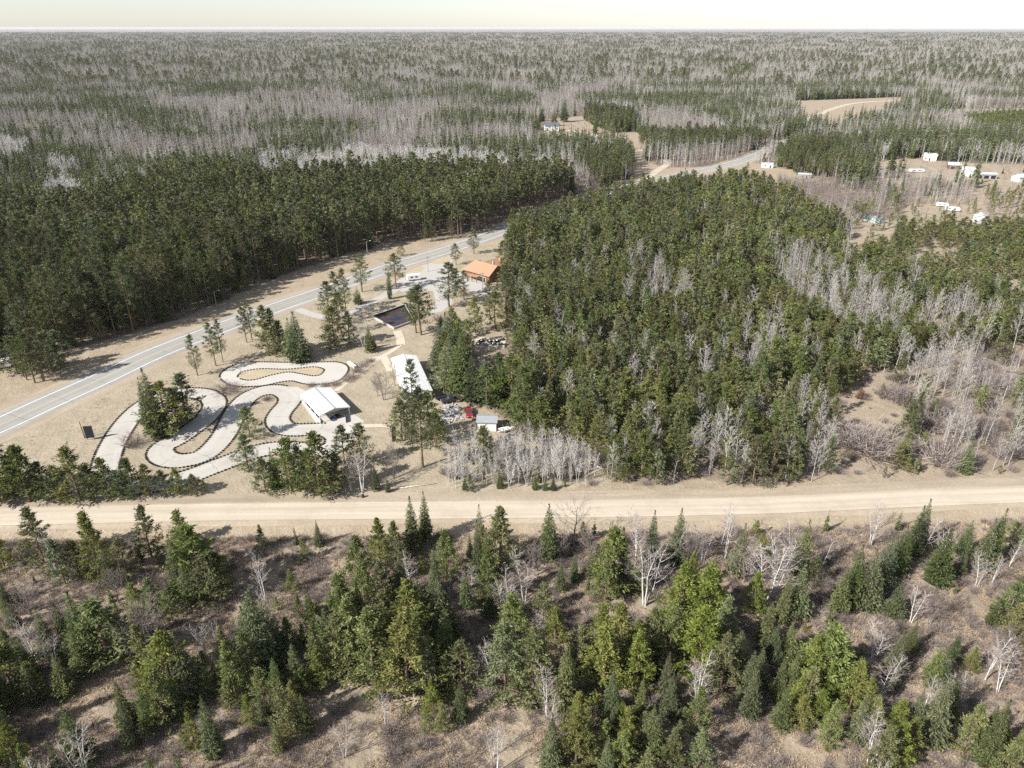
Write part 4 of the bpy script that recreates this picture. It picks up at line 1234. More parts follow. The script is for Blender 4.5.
# ------------------------------------------------------------------ stuff: forests no one could count
def gn_scatter(name, pts, metas, label, cat, zoff=-0.05):
    """pts: (X, Y, scale_xy, scale_z); one mesh of points whose node tree puts a tree on each"""
    P = np.array([(p[0], p[1], 0.0) for p in pts])
    P[:, 2] = gh(P[:, 0], P[:, 1]) + zoff
    me = bpy.data.meshes.new(name)
    me.from_pydata([tuple(p) for p in P], [], [])
    g = np.random.default_rng(len(pts))
    a = me.attributes.new('tree_scale', 'FLOAT_VECTOR', 'POINT')
    a.data.foreach_set('vector', np.array([(p[2], p[2], p[3]) for p in pts], dtype=np.float32).ravel())
    a = me.attributes.new('tree_turn', 'FLOAT', 'POINT')
    a.data.foreach_set('value', (g.random(len(pts)) * 6.283).astype(np.float32))
    a = me.attributes.new('tree_pick', 'INT', 'POINT')
    a.data.foreach_set('value', g.integers(0, len(metas), len(pts)).astype(np.int32))
    coll = bpy.data.collections.new(name + '_kinds')
    for i, m in enumerate(metas):
        o = bpy.data.objects.new(f'{name}_kind', m)
        coll.objects.link(o)
    ng = bpy.data.node_groups.new(name + '_nodes', 'GeometryNodeTree')
    ng.interface.new_socket('Geometry', in_out='INPUT', socket_type='NodeSocketGeometry')
    ng.interface.new_socket('Geometry', in_out='OUTPUT', socket_type='NodeSocketGeometry')
    N = ng.nodes.new
    gi, go = N('NodeGroupInput'), N('NodeGroupOutput')
    ci = N('GeometryNodeCollectionInfo')
    ci.inputs['Collection'].default_value = coll
    ci.inputs['Separate Children'].default_value = True
    ci.inputs['Reset Children'].default_value = True
    iop = N('GeometryNodeInstanceOnPoints')
    iop.inputs['Pick Instance'].default_value = True

    def attr(nm, ty):
        q = N('GeometryNodeInputNamedAttribute')
        q.data_type = ty
        q.inputs['Name'].default_value = nm
        return q.outputs[0]
    cx = N('ShaderNodeCombineXYZ')
    lk = ng.links.new
    lk(attr('tree_turn', 'FLOAT'), cx.inputs[2])
    e2r = N('FunctionNodeEulerToRotation')
    lk(cx.outputs[0], e2r.inputs[0])
    lk(gi.outputs[0], iop.inputs['Points'])
    lk(ci.outputs[0], iop.inputs['Instance'])
    lk(attr('tree_pick', 'INT'), iop.inputs['Instance Index'])
    lk(e2r.outputs[0], iop.inputs['Rotation'])
    lk(attr('tree_scale', 'FLOAT_VECTOR'), iop.inputs['Scale'])
    lk(iop.outputs[0], go.inputs[0])
    o = link(name, me)
    md = o.modifiers.new('scatter', 'NODES')
    md.node_group = ng
    return tag(o, label, cat, kind='stuff')


SHAPES = {
    'red_pine': (FARV['red'], 'red_pine_forest', 'deep ranks of red pines behind the front rows of plantation', 'pine forest'),
    'jack_pine': (FARV['jack'], 'jack_pine_forest', 'solid green mass of pines filling the stand behind its front', 'pine forest'),
    'aspen_tree': (FARV['aspen'], 'aspen_woods', 'further grey aspens mixed through the pine stand', 'aspen woods'),
    'aspen_sapling': (K['aspen_sapling'], 'sapling_thicket', 'further pale saplings of the thicket', 'saplings'),
    'spruce_tree': (FARV['spruce'], 'spruce_woods', 'further spruces beyond the counted ones', 'spruce woods'),
    'white_pine': (K['white_pine'], 'white_pine_woods', 'further pines at the edges of the near belt', 'pine woods'),
    'birch_tree': (K['birch_tree'], 'birch_woods', 'further birches at the edges of the near belt', 'birch woods'),
    'alder_shrub': (K['alder_shrub'], 'undergrowth', 'low purple-brown brush spread over rough ground', 'undergrowth'),
    'red': (FARV['red'], 'far_pine_forest', 'dark pine blocks around the far driveways and highway bend', 'far forest'),
    'jack': (FARV['jack'], 'far_young_forest', 'young green pine plantation far off beyond the yards', 'far forest'),
    'spruce': (FARV['spruce'], 'far_spruce_forest', 'dark pointed spruces dotted through the far grey woods', 'far forest'),
    'aspen': (FARV['aspen'], 'far_aspen_forest', 'leafless grey-lilac woods reaching to the horizon', 'far forest'),
    'birch': (FARV['birch'], 'far_birch_forest', 'whitish bare birches in bands behind the pine plantation', 'far forest'),
    'brush': (FARV['brush'], 'far_brush', 'reddish bare brush among the far woods and yards', 'far brush'),
}
for kind, L in REST.items():
    if not L:
        continue
    vs, nm, lab, cat = SHAPES[kind]
    h0 = vs[0]['h']
    gn_scatter(nm, [(t[0], t[1], t[2] / h0 * t[3], t[2] / h0) for t in L], [v['joined'] for v in vs], lab, cat)

# forest from the picture's edge to the horizon, built of whole groves
def grove(seed, n=78, size=64.0):
    g = np.random.default_rng(seed)
    Vs, Fs, mi, nv = [], [], [], 0
    pal = [M['far_twig'], M['aspen_bark'], M['spruce_needle'], M['spruce_bark'], M['red_needle'], M['pine_bark']]
    for i in range(n):
        u = g.random()
        if seed % 4 == 0:
            u = u * 0.7 + 0.3
        if u < 0.89:
            v, a = FARV['aspen'][g.integers(5)]['joined'], (0, 1)
        elif u < 0.98:
            v, a = FARV['spruce'][g.integers(4)]['joined'], (2, 3)
        else:
            v, a = FARV['red'][g.integers(4)]['joined'], (4, 5)
        co = np.empty(len(v.vertices) * 3)
        v.vertices.foreach_get('co', co)
        co = co.reshape(-1, 3)
        s = g.uniform(0.8, 1.25)
        th = g.random() * 6.28
        c_, s_ = math.cos(th), math.sin(th)
        co = co @ np.array([[c_, s_, 0], [-s_, c_, 0], [0, 0, 1]]) * s * np.array([1.3, 1.3, 1]) + np.array([g.uniform(-size / 2, size / 2), g.uniform(-size / 2, size / 2), 0])
        Vs.append(co)
        for p in v.polygons:
            Fs.append(tuple(x + nv for x in p.vertices))
            mi.append(a[p.material_index])
        nv += len(co)
    return mesh('grove', np.concatenate(Vs), Fs, pal, mi)


groves = [grove(s) for s in range(5)]
pts = []
g = np.random.default_rng(77)
yv = 1390.0
while yv < 16000:
    st = 50 if yv < 2600 else (62 if yv < 5000 else 125)
    hw = yv * 0.80 + 150
    for xv in np.arange(-hw, hw, st):
        if vnoise(xv, yv, 330, 40) > 0.80:
            continue
        pts.append((xv + g.uniform(-15, 15), yv + g.uniform(-20, 20), 1.0 if st < 100 else 2.0, g.uniform(0.8, 1.2)))
    yv += st * (0.95 if yv < 2600 else 1.3)
gn_scatter('horizon_forest', pts, groves, 'unbroken grey and dark green forest along the horizon', 'far forest')

# dry grass tufts and dead stalks over the near ground
def tuft(seed, n=26, h=0.5, r=0.45):
    g = np.random.default_rng(seed)
    b = np.stack([g.normal(size=n) * r * 0.6, g.normal(size=n) * r * 0.6, np.zeros(n)], 1)
    t = b + np.stack([g.normal(size=n) * r * 0.5, g.normal(size=n) * r * 0.5, h * (0.4 + 0.7 * g.random(n))], 1)
    B = unit(np.cross(t - b, g.normal(size=b.shape))) * 0.035
    Vv = np.stack([b + B, b - B, t], 1).reshape(-1, 3)
    return mesh('grass_tuft', Vv, np.arange(3 * n).reshape(n, 3), [M['straw']])


tufts = [tuft(s, 26, 0.35 + 0.12 * (s % 3)) for s in range(6)]
X, Y = scatter(Z_FORE, 0.85, [], 55)
q = vnoise(X, Y, 6, 9) + 0.4 * vnoise(X, Y, 2, 10)
k = (q > 0.45) & (gr_y(X) - Y > 7.2)
X, Y = X[k], Y[k]
gn_scatter('dry_grass', [(x, yy, s, s) for x, yy, s in zip(X, Y, np.random.default_rng(4).uniform(0.6, 1.5, len(X)))], tufts, 'dry straw-coloured grass tufts over the rough foreground', 'grass')
brushes = []
for s_ in range(5):
    b_ = shrub_arr(0.8, 0.75, 34, 300 + s_, 0.035)
    brushes.append(mesh('low_brush', b_[0], b_[1], [M['brush_twig']]))
X, Y = scatter(Z_FORE, 1.25, [], 58)
q = vnoise(X, Y, 7, 14) + 0.5 * vnoise(X, Y, 2.5, 15)
k = (q > 0.60) & (gr_y(X) - Y > 8.5)
X, Y = X[k], Y[k]
gn_scatter('low_brush', [(x, yy, s, s) for x, yy, s in zip(X, Y, np.random.default_rng(6).uniform(0.6, 1.7, len(X)))], brushes, 'knee-high purple-brown brush over the rough foreground', 'undergrowth')
X, Y = scatter(Z_CLEAR + [], 1.6, [], 56)
X2, Y2 = scatter([(-260, 478), (-10, 452), (140, 378), (260, 325), (330, 330), (330, 360), (225, 365), (150, 395), (100, 440), (90, 490), (-260, 505)], 1.7, [], 57)
k = (dist_to(TRK, X2, Y2) > 4) & (vnoise(X2, Y2, 8, 12) > 0.5)
X, Y = np.concatenate([X, X2[k]]), np.concatenate([Y, Y2[k]])
gn_scatter('lawn_grass', [(x, yy, s, s * 0.6) for x, yy, s in zip(X, Y, np.random.default_rng(5).uniform(0.5, 1.1, len(X)))], tufts, 'short dry grass tufts over lawn and clearing', 'grass')


# ------------------------------------------------------------------ buildings
def house(name, label, cat, px, py, yaw, L, W, h, rise, wall, roof, over=0.45, door=None, wins=(), chimney=False, group=None, hip=0.0):
    """gable building, ridge along local x; footprint centre on the ground at picture position"""
    X, Y = G(px, py)
    o = tag(empty(name, (X, Y, 0), yaw), label, cat, group)
    b = MB()
    b.prism([(-W / 2, -0.1), (W / 2, -0.1), (W / 2, h), (0, h + rise * W / (W + 2 * over) - 0.02), (-W / 2, h)], -L / 2, L / 2, 'x')
    b.build('wall', M[wall], o)
    sl = rise / (W / 2 + over)
    e = -over * 0
    r = MB()
    ye = W / 2 + over
    ze = h + rise - sl * ye
    zo = 0.12
    xh = L / 2 + over
    xr = xh - hip
    th = 0.16
    Vv = []
    for dz in (0, th):
        Vv += [(-xh, -ye, ze + dz), (xh, -ye, ze + dz), (xr, 0, h + rise + dz), (-xr, 0, h + rise + dz), (xh, ye, ze + dz), (-xh, ye, ze + dz)]
    Fc = [(6, 7, 8, 9), (9, 8, 10, 11), (1, 0, 3, 2), (2, 3, 5, 4), (0, 1, 7, 6), (4, 5, 11, 10), (0, 6, 9, 3), (3, 9, 11, 5), (7, 1, 2, 8), (8, 2, 4, 10)]
    r.add(np.array(Vv) + np.array([0, 0, zo]), Fc)
    rf = r.build('roof', M[roof], o)
    MB().box((0, 0, h + rise + zo + th + 0.02), (2 * xr, 0.35, 0.08)).build('ridge_cap', M[roof], rf)
    if chimney:
        MB().box((L * 0.2, W * 0.12, h + rise + 0.5), (0.7, 0.7, 1.6)).build('chimney', M['grey_wall'], rf)

    def opening(nm, side, pos, w, hh, z, mt, frame=True):
        """side: 'f' -y wall, 'b' +y wall, 'l' -x gable, 'r' +x gable"""
        th2 = 0.10
        if side in 'fb':
            sy = -1 if side == 'f' else 1
            c, d = (pos, sy * (W / 2 + 0.03), z + hh / 2), (w, th2, hh)
            df = (w + 0.24, th2 * 0.8, hh + 0.24)
            c2 = (pos, sy * (W / 2 + 0.015), z + hh / 2)
        else:
            sx = -1 if side == 'l' else 1
            c, d = (sx * (L / 2 + 0.03), pos, z + hh / 2), (th2, w, hh)
            df = (th2 * 0.8, w + 0.24, hh + 0.24)
            c2 = (sx * (L / 2 + 0.015), pos, z + hh / 2)
        oo = MB().box(c2, df).build(nm, M['trim'], o)
        MB().box(c, d).build('pane' if nm == 'window' else 'door_panel', M[mt], oo)
    if door:
        for dd in (door if isinstance(door, list) else [door]):
            opening('door', dd[0], dd[1], dd[2], dd[3], 0.02, dd[4] if len(dd) > 4 else 'dark')
    for w in wins:
        opening('window', w[0], w[1], w[2], w[3], w[4], 'glass')
    return o


# far farms
house('farmhouse', 'white farmhouse with dark blue roof beside tall spruces far off', 'house', 551.5, 130.5, R(4), 15, 9, 5.0, 3.2, 'white_wall', 'dark_roof', .5, ('f', 1, 1.2, 2.1), [('f', -5, 1.6, 1.5, 1.2), ('f', 5, 1.6, 1.5, 1.2), ('f', -2.5, 1.2, 1.4, 3.0)], True)
house('garden_shed', 'small pale green shed half hidden left of the farmhouse', 'shed', 526, 133, R(30), 7, 5, 2.8, 1.6, 'white_wall', 'teal_roof', .3, ('f', 0, 1.2, 2.0))
house('white_trailer', 'small white trailer building by the highway bend', 'building', 767, 167.5, R(-8), 8.5, 4, 2.9, 0.6, 'white_wall', 'farm_roof', .2, ('f', 2, 1.0, 2.0), [('f', -2, 1.2, 0.9, 1.2)])
house('mobile_home', 'white mobile home with dark green wall beside sandy lane', 'mobile home', 804, 178, R(-12), 9, 4.4, 2.6, 0.8, 'grey_wall', 'farm_roof', .3, ('f', 1.5, 1.0, 2.0), [('f', -2, 1.2, 0.9, 1.2)])
house('white_house', 'white house with pale roof at the back of farmyard', 'house', 930, 160, R(-35), 10, 7, 3.4, 2.0, 'white_wall', 'farm_roof', .4, ('f', 0, 1.1, 2.1), [('f', -3, 1.2, 1.2, 1.1), ('r', 0, 1.2, 1.2, 1.1)])
house('garage', 'dark garage with white roof, left of the row of outbuildings', 'garage', 953, 168.5, R(-18), 8.5, 6, 2.8, 1.8, 'log_wall', 'farm_roof', .5, ('f', -1, 3, 2.2))
house('barn', 'tall white barn at the left end of the long shed', 'barn', 967, 175.5, R(-30), 8, 7, 3.8, 2.4, 'white_wall', 'farm_roof', .4, ('r', 0, 2.8, 2.8, 'grey_wall'))
house('pole_shed', 'long open-fronted shed with white roof in the farmyard', 'shed', 984, 178, R(-6), 14.5, 6, 2.9, 1.0, 'grey_wall', 'farm_roof', .5, [('f', -4.8, 3.6, 2.3), ('f', 0, 3.6, 2.3), ('f', 4.8, 3.6, 2.3)])
house('white_cabin', 'white roofed cabin at the right end of the farmyard', 'house', 1021, 181, R(12), 11, 7, 3.0, 2.0, 'white_wall', 'farm_roof', .5, ('f', -2, 1.1, 2.1), [('f', 2, 1.4, 1.2, 1.0), ('f', 4.2, 1.2, 1.2, 1.0)])
house('workshop', 'white steel workshop with gable door above young pine rows', 'workshop', 980, 222.5, R(68), 8.5, 7, 3.4, 1.5, 'white_wall', 'farm_roof', .3, ('l', 0.3, 3.2, 2.6, 'grey_wall'), [('f', -2, 1.1, 1.0, 1.3)])
house('camper', 'grey-green camper trailer standing on sandy yard', 'trailer', 870.5, 221, R(118), 15, 4.6, 2.6, 0.5, 'teal_roof', 'camper_roof', .1, ('f', 1, .9, 1.9), [('f', -2, 1.2, .8, 1.2)])

# park buildings
def fit(corners, z):
    P = np.array([G(x, y_, z) for x, y_ in corners])
    return P


P = np.array([G(463.5, 270, 2.9), G(490, 277.5, 2.9)])
e_ = P[1] - P[0]
yl = math.atan2(e_[1], e_[0])
Ll = float(np.linalg.norm(e_))
mid_ = P.mean(0) + np.array([-math.sin(yl), math.cos(yl)]) * 6.2
lx, ly = to_px(*mid_)
o = house('log_building', 'brown log building with broad tan shake roof beside parking lot', 'building', float(lx), float(ly), yl, Ll - 1.5, 12.0, 3.2, 3.0, 'log_wall', 'orange_roof', 1.0, [('f', -3, 1.4, 2.1), ('f', 4.5, 1.2, 2.1)], [('f', 0.5, 1.8, 1.2, 1.0), ('f', 2.6, 1.2, 1.2, 1.0)], True, hip=1.5)
w = MB().prism([(-3.6, -0.1), (3.6, -0.1), (3.6, 2.9), (0, 4.4), (-3.6, 2.9)], 5.6, 17.5, 'y')
w.build('wing', M['log_wall'], o, (-3.4, 0, 0))
rv = MB()
for s_ in (-1, 1):
    rv.add([(0, 1.0, 5.6), (0, 18.5, 5.6), (s_ * 5.4, 18.5, 2.95), (s_ * 5.4, 1.0, 2.95), (0, 1.0, 5.8), (0, 18.5, 5.8), (s_ * 5.4, 18.5, 3.15), (s_ * 5.4, 1.0, 3.15)], [(0, 1, 2, 3), (4, 7, 6, 5), (0, 3, 7, 4), (1, 5, 6, 2), (3, 2, 6, 7), (0, 4, 5, 1)])
rv.box((1.6, 11, 5.4), (1.0, 1.0, 1.2))
rv.build('wing_roof', M['orange_roof'], o, (-3.4, 0, 0))
pb = MB()
pb.box((0, -8.1, 2.6), (6, 2.4, 0.16))
pb.build('porch_roof', M['orange_roof'], o)
for x_ in (-2.8, 0.0, 2.8):
    MB().box((x_, -9.1, 1.25), (0.2, 0.2, 2.5)).build('porch_post', M['log_wall'], o)

house('park_shed', 'small white shed with grey roof behind the bare thicket', 'shed', 487.5, 427.5, R(-4), 5.2, 3.9, 2.5, 1.1, 'white_wall', 'grey_roof', .35, [('f', -3.0, 0.01, 0.01)] if False else ('l', 0, 1.3, 2.0), [('r', 0, .8, .8, 1.2)])

# long building
P = fit([(389.5, 356), (417.5, 357.5), (433, 391), (404, 393.5)], 3.0)
cx_, cy_ = P.mean(0)
ax = ((P[2] + P[3]) - (P[0] + P[1])) / 2
Lb, yawb = float(np.linalg.norm(ax)), math.atan2(ax[1], ax[0])
wv = ((P[1] + P[2]) - (P[0] + P[3])) / 2
nrm = np.array([-math.sin(yawb), math.cos(yawb)])
Wb = abs(float(wv @ nrm))
gx_, gy_ = to_px(cx_, cy_)
house('long_building', 'long low building with bright white metal roof below the pool', 'building', float(gx_), float(gy_), yawb, Lb - .8, Wb - .8, 2.7, 1.0, 'white_wall', 'white_roof', .4, ('r', 0, 3.0, 2.2), [('f', -4, 1.2, .9, 1.2), ('f', 3, 1.2, .9, 1.2)])

# open kart pavilion
P = fit([(299.4, 395.5), (331, 387.5), (350, 407.5), (319.6, 416)], 2.5)
ctr = P.mean(0)
ax = ((P[2] + P[3]) - (P[0] + P[1])) / 2
Lp, yawp = float(np.linalg.norm(ax)), math.atan2(ax[1], ax[0])
nrm = np.array([-math.sin(yawp), math.cos(yawp)])
Wp = abs(float((((P[1] + P[2]) - (P[0] + P[3])) / 2) @ nrm))
o = tag(empty('kart_pavilion', (ctr[0], ctr[1], 0), yawp), 'open-sided pavilion with white metal gable roof beside kart track', 'pavilion')
he, rs = 2.5, 1.0
for s_, nm in ((-1, 'a'), (1, 'b')):
    q = MB()
    q.add([(-Lp / 2, 0, he + rs), (Lp / 2, 0, he + rs), (Lp / 2, s_ * Wp / 2, he), (-Lp / 2, s_ * Wp / 2, he), (-Lp / 2, 0, he + rs + .12), (Lp / 2, 0, he + rs + .12), (Lp / 2, s_ * Wp / 2, he + .12), (-Lp / 2, s_ * Wp / 2, he + .12)], [(0, 1, 2, 3), (4, 7, 6, 5), (0, 3, 7, 4), (1, 5, 6, 2), (3, 2, 6, 7)])
    rf = q.build('roof', M['white_roof'], o)
    rf.rotation_euler = (0, 0, 0)
MB().box((0, 0, he + rs + 0.15), (Lp, 0.4, 0.1)).build('ridge_cap', M['grey_wall'], o)
for sx in (-1, 1):
    x_ = sx * (Lp / 2 - 0.25)
    q = MB().prism([(-Wp / 2 + .1, he - .02), (Wp / 2 - .1, he - .02), (0, he + rs - .05)], x_ - .04, x_ + .04, 'x')
    q.build('gable_panel', M['grey_wall'], o)
for i in range(5):
    for s_ in (-1, 1):
        MB().box((-Lp / 2 + .5 + i * (Lp - 1) / 4, s_ * (Wp / 2 - .35), he / 2), (.22, .22, he)).build('post', M['trim'], o)
MB().box((0, -Wp / 2 + .35, .45), (Lp - 1.2, .1, .7)).build('side_rail', M['trim'], o)
MB().box((0, Wp / 2 - .35, 1.1), (Lp - 1.2, .1, 2.1)).build('back_wall', M['grey_wall'], o)


def kart(px, py, yaw, paint, label):
    X, Y = G(px, py)
    o = tag(empty('go_kart', (X, Y, 0.035), yaw), label, 'go-kart', 'go-karts parked at the pavilion')
    b = MB().box((0, 0, .22), (1.7, .7, .18), 0, .9).box((.95, 0, .25), (.3, 1.1, .2), 0, .8).box((-.85, 0, .3), (.3, 1.2, .3), 0, .9)
    for s_ in (-1, 1):
        b.box((0, s_ * .55, .24), (.8, .25, .2), 0, .85)
    b.build('body', M[paint], o)
    MB().box((-.35, 0, .5), (.12, .5, .55), 0, .8).build('seat', M['rubber'], o)
    MB().tube([(.35, 0, .3), (.1, 0, .62)], [.03, .03], 6).build('steering_column', M['metal'], o)
    for x_ in (.6, -.6):
        for s_ in (-1, 1):
            MB().tube([(x_, s_ * .48, .16), (x_, s_ * .72, .16)], [.16, .16], 12).build('wheel', M['rubber'], o)


for i, (x, yb, pt, nm) in enumerate([(333, 419.5, 'bluefab', 'blue'), (338, 416.5, 'black_paint', 'black')]):
    kart(x, yb, yawp, pt, f'{nm} go-kart parked in the shade under the pavilion gable')
MB_ = MB().box((0, 0, .5), (.18, 4.2, 1.0))
X, Y = G(346, 419.5)
tag(MB_.build('barrier', M['black_paint'], None, (X, Y, 0.03), yawp + R(70)), 'low black barrier standing on apron beside the pavilion', 'barrier')

# sunken pool with dark liner
pc = np.array([G(372, 317.5), G(405, 305.5), G(414, 322), G(394, 329.5)])
o = tag(empty('boat_pool', (*pc.mean(0), 0)), 'rectangular drained pool with dark liner and pale concrete rim', 'pool')
lc = pc - pc.mean(0)
rim, inner = MB(), []
cen = np.zeros(2)
n4 = 4
outp = lc * 1.0
inn = lc * 0.955
for i in range(4):
    a, b_ = outp[i], outp[(i + 1) % 4]
    c, d = inn[(i + 1) % 4], inn[i]
    rim.add([(*a, .0), (*b_, .0), (*c, .0), (*d, .0), (*a, .75), (*b_, .75), (*c, .75), (*d, .75)], [(4, 5, 6, 7), (0, 1, 5, 4), (3, 2, 6, 7)])
rim.build('rim', M['lot'], o)
il = inn * 0.992
lw = MB()
for i in range(4):
    a, b_ = il[i], il[(i + 1) % 4]
    lw.add([(*a, .05), (*b_, .05), (*b_, .70), (*a, .70)], [(0, 1, 2, 3)])
lw.add([(*p, .05) for p in il], [(0, 1, 2, 3)])
lw.build('liner', M['liner'], o)
pd = smooth([(-1, -2.6), (2.6, -1.6), (3, .6), (0.5, 1.1), (-2.4, .2)], 1, True)
MB().add([(p[0], p[1], .06) for p in pd], [tuple(range(len(pd)))]).build('puddle', M['water'], o)

# pad of bumper boats
X, Y = G(490, 343)
o = tag(empty('boat_pad', (X, Y, 0), R(-5)), 'small fenced concrete pad behind dark evergreens', 'pad')
MB().box((0, 0, .1), (11, 9, .2)).build('slab', M['walk'], o)
fr = MB()
for x_ in np.linspace(-5.4, 5.4, 7):
    fr.box((x_, -4.4, .65), (.1, .1, 1.1))
fr.box((0, -4.4, 1.15), (11, .08, .1)).box((0, -4.4, .7), (11, .06, .08)).build('rail', M['trim'], o)
bV, bF = torus(0.75, 0.28, 16, 8)
for i, (dx, dy) in enumerate([(-4, -2), (-1.6, -2.4), (1.2, -2), (3.8, -2.3), (-3, 0.9), (-.2, .6), (2.4, 1.0), (4.2, 2.4)]):
    q = tag(empty('bumper_boat', (X + dx, Y + dy, .2), i), f'black round bumper boat, {ORD[i % 4]} from left in the {"front" if i < 4 else "back"} row on pad', 'bumper boat', 'bumper boats stored on the pad')
    link('tube', mesh('bumper_tube', bV, bF, [M['rubber']], None, True), q)
    MB().box((0, 0, .45), (.7, .6, .5), 0, .7).build('seat', M['white_paint'], q)
    MB().box((-.45, 0, .75), (.15, .5, .6), 0, .8).build('motor', M['metal'], q)


# ------------------------------------------------------------------ vehicles and small things
def car(name, label, px, py, yaw, paint, pickup=False, s=1.0, cat='car'):
    X, Y = G(px, py)
    o = tag(empty(name, (X, Y, 0.0), yaw), label, cat)
    o.scale = (s,) * 3
    if pickup:
        prof = [(-2.6, .45), (-2.6, 1.05), (-.7, 1.05), (-.7, 1.1), (1.15, 1.1), (2.4, 1.0), (2.6, .8), (2.6, .45)]
        cab = [(-.75, 1.1), (-.6, 1.75), (.5, 1.75), (1.1, 1.1)]
    else:
        prof = [(-2.15, .4), (-2.2, .85), (-1.9, 1.0), (1.0, 1.0), (2.0, .85), (2.2, .6), (2.2, .4)]
        cab = [(-1.95, 1.0), (-1.6, 1.5), (.25, 1.52), (1.05, 1.0)]
    b = MB().prism(prof, -.88, .88, 'y')
    b.build('body', M[paint], o)
    gl = MB().prism(cab, -.76, .76, 'y').build('cabin_glass', M['glass'], o)
    zt = max(z for _, z in cab)
    x0, x1 = cab[1][0], cab[2][0]
    MB().box(((x0 + x1) / 2, 0, zt + .03), (x1 - x0 + .12, 1.5, .08)).build('roof_panel', M[paint], o)
    if pickup:
        MB().box((-1.65, 0, 1.06), (1.7, 1.5, .03)).build('bed', M['dark'], o)
    for x_ in (1.4, -1.4):
        for s_ in (-1, 1):
            w = MB().tube([(x_, s_ * .68, .34), (x_, s_ * .92, .34)], [.34, .34], 14).build('wheel', M['rubber'], o)
            MB().tube([(x_, s_ * .9, .34), (x_, s_ * .94, .34)], [.19, .19], 10).build('rim', M['metal'], w)
    xe = 2.61 if pickup else 2.21
    for s_ in (-1, 1):
        MB().box((xe, s_ * .62, .7), (.04, .3, .14)).build('headlight', M['trim'], o)
        MB().box((-xe, s_ * .68, .8), (.04, .16, .2)).build('tail_light', M['red_paint'], o)
    return o


car('red_car', 'red car parked left of the small grey-roofed shed', 469, 415, R(-80), 'red_paint', False, 1.05)
car('black_pickup', 'black pickup truck parked below the white-roofed building', 451, 402, R(-160), 'black_paint', True, 1.15, 'pickup')
car('white_pickup', 'white pickup parked on the far sandy driveway', 662, 157, R(5), 'white_paint', True, 1.2, 'pickup')
car('dark_car', 'dark car parked left of the white pickup far off', 656, 156, R(30), 'black_paint', False, 1.2)
# camper van at left edge, trailers in the yards
def trailer(name, label, px, py, yaw, L, W, h, mt='white_paint', cat='trailer'):
    X, Y = G(px, py)
    o = tag(empty(name, (X, Y, 0), yaw), label, cat)
    b = MB().prism([(-L / 2, .55), (L / 2 - .3, .55), (L / 2, 1.2), (L / 2 - .4, h), (-L / 2 + .2, h), (-L / 2, h - .4)], -W / 2, W / 2, 'y')
    b.build('body', M[mt], o)
    for x_ in (-L * .2, L * .15):
        MB().box((x_, -W / 2 - .02, h * .65), (L * .18, .06, .6)).build('window', M['glass'], o)
    for s_ in (-1, 1):
        MB().tube([(0, s_ * (W / 2 - .25), .35), (0, s_ * (W / 2 + .03), .35)], [.35, .35], 12).build('wheel', M['rubber'], o)
    MB().tube([(L / 2 - .2, 0, .55), (L / 2 + 1.0, 0, .5)], [.06, .05], 6).build('hitch', M['metal'], o)
    return o


trailer('camper_trailer', 'white camper parked at the left edge under red pines', 1, 368, R(25), 6.5, 2.4, 2.8)
trailer('white_van', 'white box trailer parked near the park entrance', 414, 280, R(20), 6, 2.3, 2.6)
trailer('stock_trailer', 'white trailer parked left in the far farmyard', 900, 172.5, R(-5), 8, 2.6, 2.6)
trailer('flat_trailer', 'long white trailer parked right of the other in the far farmyard', 916, 172.2, R(2), 12, 2.6, 2.4)
trailer('covered_trailer', 'white covered trailer standing above the young pine rows', 952, 211, R(-22), 8, 2.8, 2.4)
trailer('covered_trailer', 'white covered trailer further back and left of its twin', 942, 206.5, R(-30), 7, 2.6, 2.3)
# small boat on trailer by the shed
X, Y = G(506, 431.5)
o = tag(empty('boat', (X, Y, 0), R(18)), 'white open boat on low trailer right of the shed', 'boat')
st_ = []
hull = MB()
secs = [(-1.9, .72, .55), (-.8, .78, .5), (.4, .72, .5), (1.3, .45, .58), (2.0, .04, .8)]
hv = []
for x_, w_, z0 in secs:
    hv += [(x_, -w_, 1.0 + .06 * x_), (x_, -w_ * .7, z0), (x_, 0, z0 - .12), (x_, w_ * .7, z0), (x_, w_, 1.0 + .06 * x_), (x_, w_ * .8, .98 + .06 * x_), (x_, 0, z0 + .06), (x_, -w_ * .8, .98 + .06 * x_)]
hf = []
for i in range(4):
    for j in range(8):
        hf.append((i * 8 + j, i * 8 + (j + 1) % 8, (i + 1) * 8 + (j + 1) % 8, (i + 1) * 8 + j))
hf.append(tuple(range(8)))
hull.add(np.array(hv) * np.array([1.2, 1.2, 1]), hf).build('hull', M['white_paint'], o)
for x_ in (-.9, .5):
    MB().box((x_, 0, .85), (.35, 1.3, .06)).build('thwart', M['metal'], o)
MB().box((-2.35, 0, 1.1), (.35, .4, .7), 0, .8).build('motor', M['black_paint'], o)
for s_ in (-1, 1):
    MB().tube([(-.4, s_ * .75, .28), (-.4, s_ * .95, .28)], [.28, .28], 12).build('wheel', M['rubber'], o)
MB().box((.6, 0, .35), (4.6, .12, .12)).build('trailer_frame', M['metal'], o)
